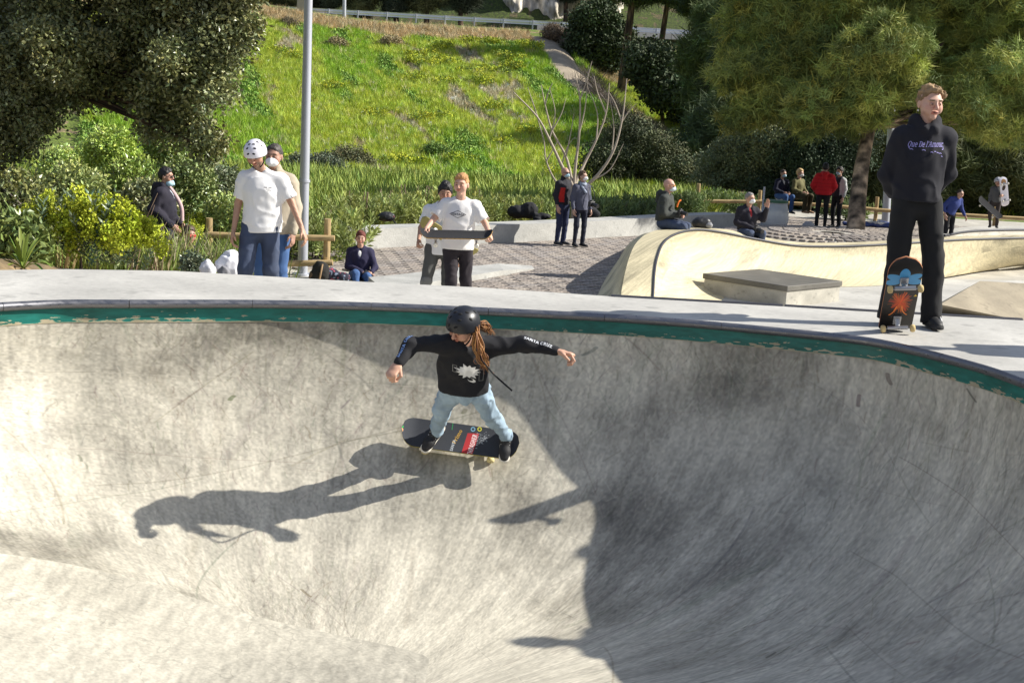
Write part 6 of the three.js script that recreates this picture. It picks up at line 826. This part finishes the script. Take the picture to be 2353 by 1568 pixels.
// --- bald man sitting on the hump, man raising a hand
{
  const st = at(1524, 524, 27.15), J = SIT(0.0, 0.12); J.aL.set(-0.25, -0.3, 0.34); J.aR.set(-0.02, -0.3, 0.34); J.tL.set(-0.28, -0.36, 0.5); J.tR.set(-0.03, -0.36, 0.5); J.kL.set(-0.2, 0.06, 0.42); J.kR.set(0.04, 0.06, 0.43); Object.assign(J, { wL: V(0.0, 0.24, 0.26), wR: V(0.07, 0.24, 0.28), eL: V(-0.24, 0.26, 0.05), eR: V(0.25, 0.26, 0.08) });
  person({ label: 'bald man in dark grey jacket and pale mask sitting on the hump', pos: V(st.x - 0.02, st.y + 0.01, -27.15), turn: 1.25, scale: 1.06, cell: 0.013, headCell: 0.006, skin: [0.56, 0.32, 0.24], glasses: std({ color: lin(0.5, 0.25, 0.04), roughness: 0.2 }), mask: cloth(0.6, 0.7, 0.74), J, seed: 11, top: { name: 'jacket', mat: cloth(0.04, 0.045, 0.04), fit: 1.16, hem: -0.02, belly: true, hood: true, arm: 1.15, wob: 0.012 }, bottom: { mat: mJean } });
  camOnChest({ label: 'camera with orange strap held by the bald man on the hump', turn: 0.9 }, V(st.x + 0.27, st.y + 0.33, -26.95), 0.9, false);
  const o = thing('camera_strap', 'orange camera strap on the bald man\'s jacket', 'strap'); mesh('webbing', tube([V(st.x + 0.2, st.y + 0.42, -26.95), V(st.x + 0.23, st.y + 0.52, -26.97), V(st.x + 0.27, st.y + 0.55, -27.0)], 0.018, 6, 10), cloth(0.7, 0.16, 0.02), o);
  const s2 = at(1712, 545, 28.5), J2 = SIT(0.0, 0.13); Object.assign(J2, { eR: V(0.30, 0.36, 0.1), wR: V(0.30, 0.56, 0.22), wL: V(0.02, 0.16, 0.3) });
  person({ label: 'grey haired man in dark coat and white mask raising one hand', pos: V(s2.x, s2.y + 0.02, -28.5), turn: 0.35, scale: 1.0, cell: 0.014, skin: [0.5, 0.28, 0.2], mask: mMaskW, look: V(0.25, 0.1, 0.9), J: J2, hdR: V(0.05, 1, 0.1), hpR: V(-0.6, 0, 0.8), htR: V(-0.6, 0.2, 0), curlR: 0.15, top: { name: 'coat', mat: cloth(0.014, 0.013, 0.022), fit: 1.14, hem: -0.02, open: true, arm: 1.1 }, under: cloth(0.28, 0.015, 0.02), bottom: { mat: mJean }, hair: { mat: hairMat(0.22, 0.2, 0.19), thick: 0.008 } });
  camOnChest({ label: 'camera on the lap of the man raising a hand', turn: 0.5 }, V(s2.x + 0.16, s2.y + 0.2, -28.12), 1.0, false);
}
// --- far group by the fence
{
  const D = 42.6, seat = (px, top, label, o) => { const p = at(px, 450, D), y = at(px, top, D).y - 1.48 * 0.98; person({ label, pos: V(p.x, Math.max(y, PLAZA + 0.02), -D), cell: 0.02, scale: 0.98, J: SIT(0.62, 0.12), headCell: 0.009, ...o }); };
  seat(1792, 389, 'seated person in dark jacket and blue mask beside the waste bag', { turn: 0.5, skin: [0.46, 0.27, 0.2], mask: mMaskB, top: { name: 'jacket', mat: cloth(0.012, 0.014, 0.035), open: true, fit: 1.1 }, under: mWhiteT, bottom: { mat: mJeanBlue }, hair: { mat: hairMat(0.04, 0.025, 0.015) } });
  seat(1830, 388, 'seated blond person in olive green clothes and white mask', { turn: 0.7, skin: [0.55, 0.34, 0.26], mask: mMaskW, top: { name: 'jacket', mat: cloth(0.15, 0.14, 0.06), fit: 1.08 }, bottom: { mat: cloth(0.06, 0.05, 0.02), wide: 1.2 }, shoe: cloth(0.4, 0.25, 0.15), hair: { mat: hairMat(0.6, 0.42, 0.2), thick: 0.026, low: -0.08 } });
  const p = at(1893, 430, 41.6), quilt = (x, y, z) => { const k = Math.sin(y * 62) > -0.82 ? 1 : 0.8; return [0.62 * k, 0.012 * k, 0.02 * k]; };
  person({ label: 'person in red puffer jacket and black hat seen from behind', pos: V(p.x, PLAZA + 0.05, -41.6), turn: Math.PI - 0.2, scale: 1.06, cell: 0.016, skin: [0.45, 0.26, 0.19], J: { eL: V(-0.27, 1.15, 0.0), eR: V(0.27, 1.15, 0.0), wL: V(-0.2, 1.0, 0.2), wR: V(0.2, 1.0, 0.2) }, top: { name: 'puffer_jacket', mat: mCol, colour: quilt, fit: 1.3, hem: 0.04, hood: true, wob: 0.01, arm: 1.25 }, bottom: { mat: cloth(0.012, 0.012, 0.014), fit: 0.9 }, hair: { mat: hairMat(0.012, 0.012, 0.014), thick: 0.02, line: 0.03, low: -0.04, ny: 0.9 } });
  const q = at(1927, 430, 42.1); person({ label: 'person in black and white jacket facing the red puffer jacket', pos: V(q.x, PLAZA + 0.05, -42.1), turn: -0.9, scale: 1.0, cell: 0.02, mask: mMaskB, top: { name: 'jacket', mat: mCol, colour: (x, y, z) => x > 0.12 ? [0.55, 0.56, 0.56] : [0.02, 0.02, 0.03], fit: 1.1, J: 0 }, bottom: { mat: cloth(0.012, 0.012, 0.014) }, hair: { mat: hairMat(0.02, 0.015, 0.012), thick: 0.025 } });
  const h = at(2188, 440, 38.5); person({ label: 'person in blue jacket half hidden behind the hooded skater', pos: V(h.x, PLAZA + 0.04, -38.5), turn: 0.5, scale: 0.92, cell: 0.02, J: { chest: V(0.06, 1.2, 0.08), neck: V(0.1, 1.36, 0.14), head: V(0.12, 1.48, 0.2), sL: V(-0.1, 1.33, 0.1), sR: V(0.25, 1.3, 0.1), eR: V(0.33, 1.06, 0.1), wR: V(0.36, 0.88, 0.22) }, top: { name: 'jacket', mat: cloth(0.03, 0.05, 0.2), fit: 1.08 }, bottom: { mat: mBlack }, hair: { mat: hairMat(0.03, 0.02, 0.015) } });
  const k = at(2290, 450, 38.2), ky = at(2290, 406, 38.2).y - 1.33; person({ label: 'child in patterned helmet holding a white skateboard at the right edge', pos: V(k.x, Math.max(PLAZA + 0.03, ky), -38.2), turn: -0.3, scale: 0.74, cell: 0.014, headScale: 1.25, J: { kL: V(-0.16, 0.52, 0.12), kR: V(0.1, 0.52, 0.1), eR: V(0.3, 1.2, 0.12), wR: V(0.22, 1.18, 0.3) }, top: { name: 'sweatshirt', mat: cloth(0.09, 0.09, 0.09) }, bottom: { mat: cloth(0.04, 0.03, 0.028) }, helmet: { mat: new THREE.MeshPhysicalMaterial({ color: lin(0.5, 0.5, 0.55), roughness: 0.4 }) } });
  const b1 = skateboard('white skateboard held up by the child at the right edge', { L: 0.78, under: canvasTex(512, 128, (g) => { g.fillStyle = '#e9e4ea'; g.fillRect(0, 0, 512, 128); g.fillStyle = '#3a2a20'; g.beginPath(); g.ellipse(330, 60, 50, 26, 0.4, 0, 7); g.fill(); g.fillStyle = '#b98a58'; g.beginPath(); g.ellipse(430, 64, 50, 40, 0, 0, 7); g.fill(); }), edge: mWhiteT }); { const d = V(-0.22, 0.95, 0.1).normalize(), u = V(-0.1, 0.1, -1); u.addScaledVector(d, -u.dot(d)).normalize(); b1.quaternion.copy(basis(d, u, d.clone().cross(u))); b1.position.copy(at(2312, 442, 37.8)); }
  const b2 = skateboard('grey skateboard tilted in front of the child\'s feet', { L: 0.78, edge: cloth(0.3, 0.32, 0.34) }); { const d = V(-0.75, 0.6, -0.1).normalize(), u = V(0.4, 0.5, 0.75); u.addScaledVector(d, -u.dot(d)).normalize(); b2.quaternion.copy(basis(d, u, d.clone().cross(u))); b2.position.copy(at(2268, 482, 37.6)); }
}
// ------------------------------------------------------------------ bags and small things
function lump(parent, name, blobs, mat, cell = 0.014, wob = 0.012) { const f = new Field(); f.wob = wob; f.wf = 12; f.seed = rnd() * 40; for (const [c, r] of blobs) f.ell(c, r, 0.04); return mesh(name, f.mesh(cell), mat, parent); }
{
  const b = at(886, 519, 31.6); b.y = PLAZA + 0.44; const t = thing('camera_bag', 'black camera bag with a red tag on the bench wall', 'bag', 'bags', b); lump(t, 'bag_body', [[V(0, 0.1, 0), [0.2, 0.11, 0.13]], [V(0.02, 0.15, 0), [0.16, 0.06, 0.1]]], mGun); mesh('bag_tag', rbox(0.03, 0.02, 0.01).translate(0.17, 0.13, 0.09), cloth(0.5, 0.02, 0.02), t); mesh('bag_strap', tube([V(0.16, 0.05, 0.1), V(0.27, -0.05, 0.36), V(0.25, -0.2, 0.37), V(0.14, -0.14, 0.36), V(0.09, -0.28, 0.36), V(0.08, -0.4, 0.36)], 0.014, 6, 30), mGun, t);
  const c = at(1212, 510, 34.9); c.y = PLAZA + 0.44; const t2 = thing('coat_heap', 'heap of black coats on the bench wall left of the couple', 'coats', undefined, c); lump(t2, 'coats', [[V(-0.25, 0.12, 0), [0.26, 0.16, 0.18]], [V(0.02, 0.17, 0), [0.22, 0.2, 0.18]], [V(0.32, 0.06, 0.08), [0.24, 0.08, 0.14]], [V(0.24, -0.02, 0.2), [0.1, 0.08, 0.1]]], mBlack, 0.02, 0.02);
  const c2 = at(1352, 512, 36.2); c2.y = PLAZA + 0.44; const t3 = thing('backpack', 'black backpack on the bench behind the couple', 'bag', 'bags', c2); lump(t3, 'bag_body', [[V(0, 0.14, 0), [0.2, 0.16, 0.15]], [V(0.14, 0.08, 0.08), [0.14, 0.1, 0.1]]], mBlack, 0.02); mesh('bag_strap', tube([V(-0.1, 0.1, 0.15), V(-0.16, -0.1, 0.3), V(-0.2, -0.3, 0.31)], 0.016, 6, 14), mBlack, t3);
  const d = at(735, 640, 24.2); d.y = PLAZA + 0.02; const t4 = thing('backpack', 'dark backpack with a tan strap left of the seated woman', 'bag', 'bags', d); lump(t4, 'bag_body', [[V(0, 0.17, 0), [0.15, 0.2, 0.13]], [V(-0.08, 0.12, 0.08), [0.1, 0.1, 0.06]]], cloth(0.014, 0.013, 0.012)); lump(t4, 'front_pocket', [[V(-0.12, 0.12, 0.08), [0.07, 0.09, 0.05]]], cloth(0.12, 0.08, 0.05)); mesh('bag_strap', tube([V(0.04, 0.32, 0.08), V(0.03, 0.2, 0.15), V(0.0, 0.02, 0.16)], 0.016, 6, 14), cloth(0.34, 0.22, 0.12), t4);
  const e = at(768, 640, 24.5); e.y = PLAZA + 0.02; const t5 = thing('floral_bag', 'dark floral cloth bag beside the seated woman', 'bag', 'bags', e); const fb = lump(t5, 'bag_body', [[V(-0.08, 0.1, 0), [0.17, 0.13, 0.13]], [V(0.12, 0.07, 0.02), [0.16, 0.1, 0.12]]], mCol); { const p = fb.geometry.attributes.position, c3 = []; for (let i = 0; i < p.count; i++) { const n = noise(p.getX(i) * 28, p.getY(i) * 28, p.getZ(i) * 28); const q = n > 0.45 ? [0.4, 0.08, 0.12] : n < -0.5 ? [0.25, 0.3, 0.4] : [0.018, 0.018, 0.035]; c3.push(...q); } fb.geometry.setAttribute('color', new THREE.Float32BufferAttribute(c3, 3)); }
  const f = at(1612, 514, 27.8); f.y = at(1612, 527, 27.6).y; const t6 = thing('shoulder_bag', 'black and grey shoulder bag on the ramp behind the bald man', 'bag', 'bags', f); lump(t6, 'bag_body', [[V(0, 0.1, 0), [0.2, 0.13, 0.12]]], mGun); lump(t6, 'bag_flap', [[V(0.13, 0.08, 0.09), [0.07, 0.06, 0.05]]], cloth(0.3, 0.3, 0.31));
  // white helmets and bags at the edge of the deck
  for (const [px, py, D, r, label] of [[528, 612, 15.8, 0.15, 'white plastic bag at the edge of the deck'], [478, 618, 15.6, 0.09, 'small white bag left of the white plastic bag'], [512, 626, 15.4, 0.06, 'small grey bundle between the white bags']]) { const p = at(px, py, D), gy = bankY(0, D); const t = thing('plastic_bag', label, 'bag', 'bags'); const bl = [[p, [r, r * 0.95, r]], [p.clone().add(V(0.0, r * 0.9, 0)), [r * 0.4, r * 0.4, r * 0.4]]]; if (p.y - r > gy) bl.push([V(p.x, (p.y + gy) / 2 - r * 0.2, p.z), [r * 0.95, (p.y - gy) / 2 + 0.05, r * 0.9]]); lump(t, 'bag_body', bl, px === 512 ? cloth(0.2, 0.2, 0.22) : cloth(0.7, 0.7, 0.74, 0.5), 0.014, 0.02); }
  // translucent waste bag on a green ring
  const g = at(1780, 505, 40.5); g.y = PLAZA + 0.05; const t7 = thing('waste_bag', 'translucent waste bag hanging from a green ring on a post', 'waste bag', undefined, g);
  mesh('bag', new THREE.LatheGeometry([[0.3, 0.74], [0.34, 0.6], [0.38, 0.3], [0.33, 0.05], [0.2, 0.0], [0.001, 0.0]].map(([r, y]) => new THREE.Vector2(r, y)), 24), new THREE.MeshPhysicalMaterial({ color: lin(0.75, 0.78, 0.8), roughness: 0.5, transmission: 0.45, thickness: 0, side: THREE.DoubleSide }), t7); mesh('ring_lid', new THREE.CylinderGeometry(0.33, 0.34, 0.06, 28).translate(0, 0.77, 0), cloth(0.05, 0.14, 0.07, 0.6), t7); mesh('post', rod(V(-0.36, -0.05, 0), V(-0.36, 1.15, 0), 0.03), mGalv, t7);
  const h = at(1858, 508, 41.2); h.y = PLAZA + 0.03; const t8 = thing('tote_bag', 'pale tote bag at the feet of the blond person', 'bag', 'bags', h); lump(t8, 'bag_body', [[V(0, 0.11, 0), [0.17, 0.13, 0.1]]], cloth(0.5, 0.5, 0.54), 0.02);
  const i = at(2005, 510, 43.6); i.y = PLAZA + 0.03; const t9 = thing('dropped_jacket', 'crumpled blue and white jacket on the ground by the pale pole', 'jacket', undefined, i); lump(t9, 'cloth', [[V(-0.4, 0.06, 0), [0.5, 0.08, 0.2]], [V(0.2, 0.09, 0), [0.45, 0.1, 0.2]]], cloth(0.05, 0.08, 0.25), 0.03, 0.03); lump(t9, 'lining', [[V(0.15, 0.13, 0.08), [0.3, 0.06, 0.12]]], cloth(0.5, 0.52, 0.56), 0.03, 0.02);
  const j = at(1948, 505, 41.8); j.y = PLAZA + 0.02; const t10 = thing('kick_scooter', 'grey kick scooter standing beside the pine trunk', 'scooter', undefined, j); mesh('deck_plate', rbox(0.5, 0.03, 0.12).translate(0, 0.1, 0), mGalv, t10); mesh('steering_post', rod(V(0.25, 0.08, 0), V(0.12, 0.85, 0), 0.02), mGalv, t10); mesh('handlebar', rod(V(0.12, 0.85, -0.2), V(0.12, 0.85, 0.2), 0.016), mGun, t10); for (const x of [-0.27, 0.28]) mesh('wheel', new THREE.TorusGeometry(0.055, 0.018, 8, 18).translate(x, 0.07, 0), mGun, t10);
}
renderer.render(scene, camera);
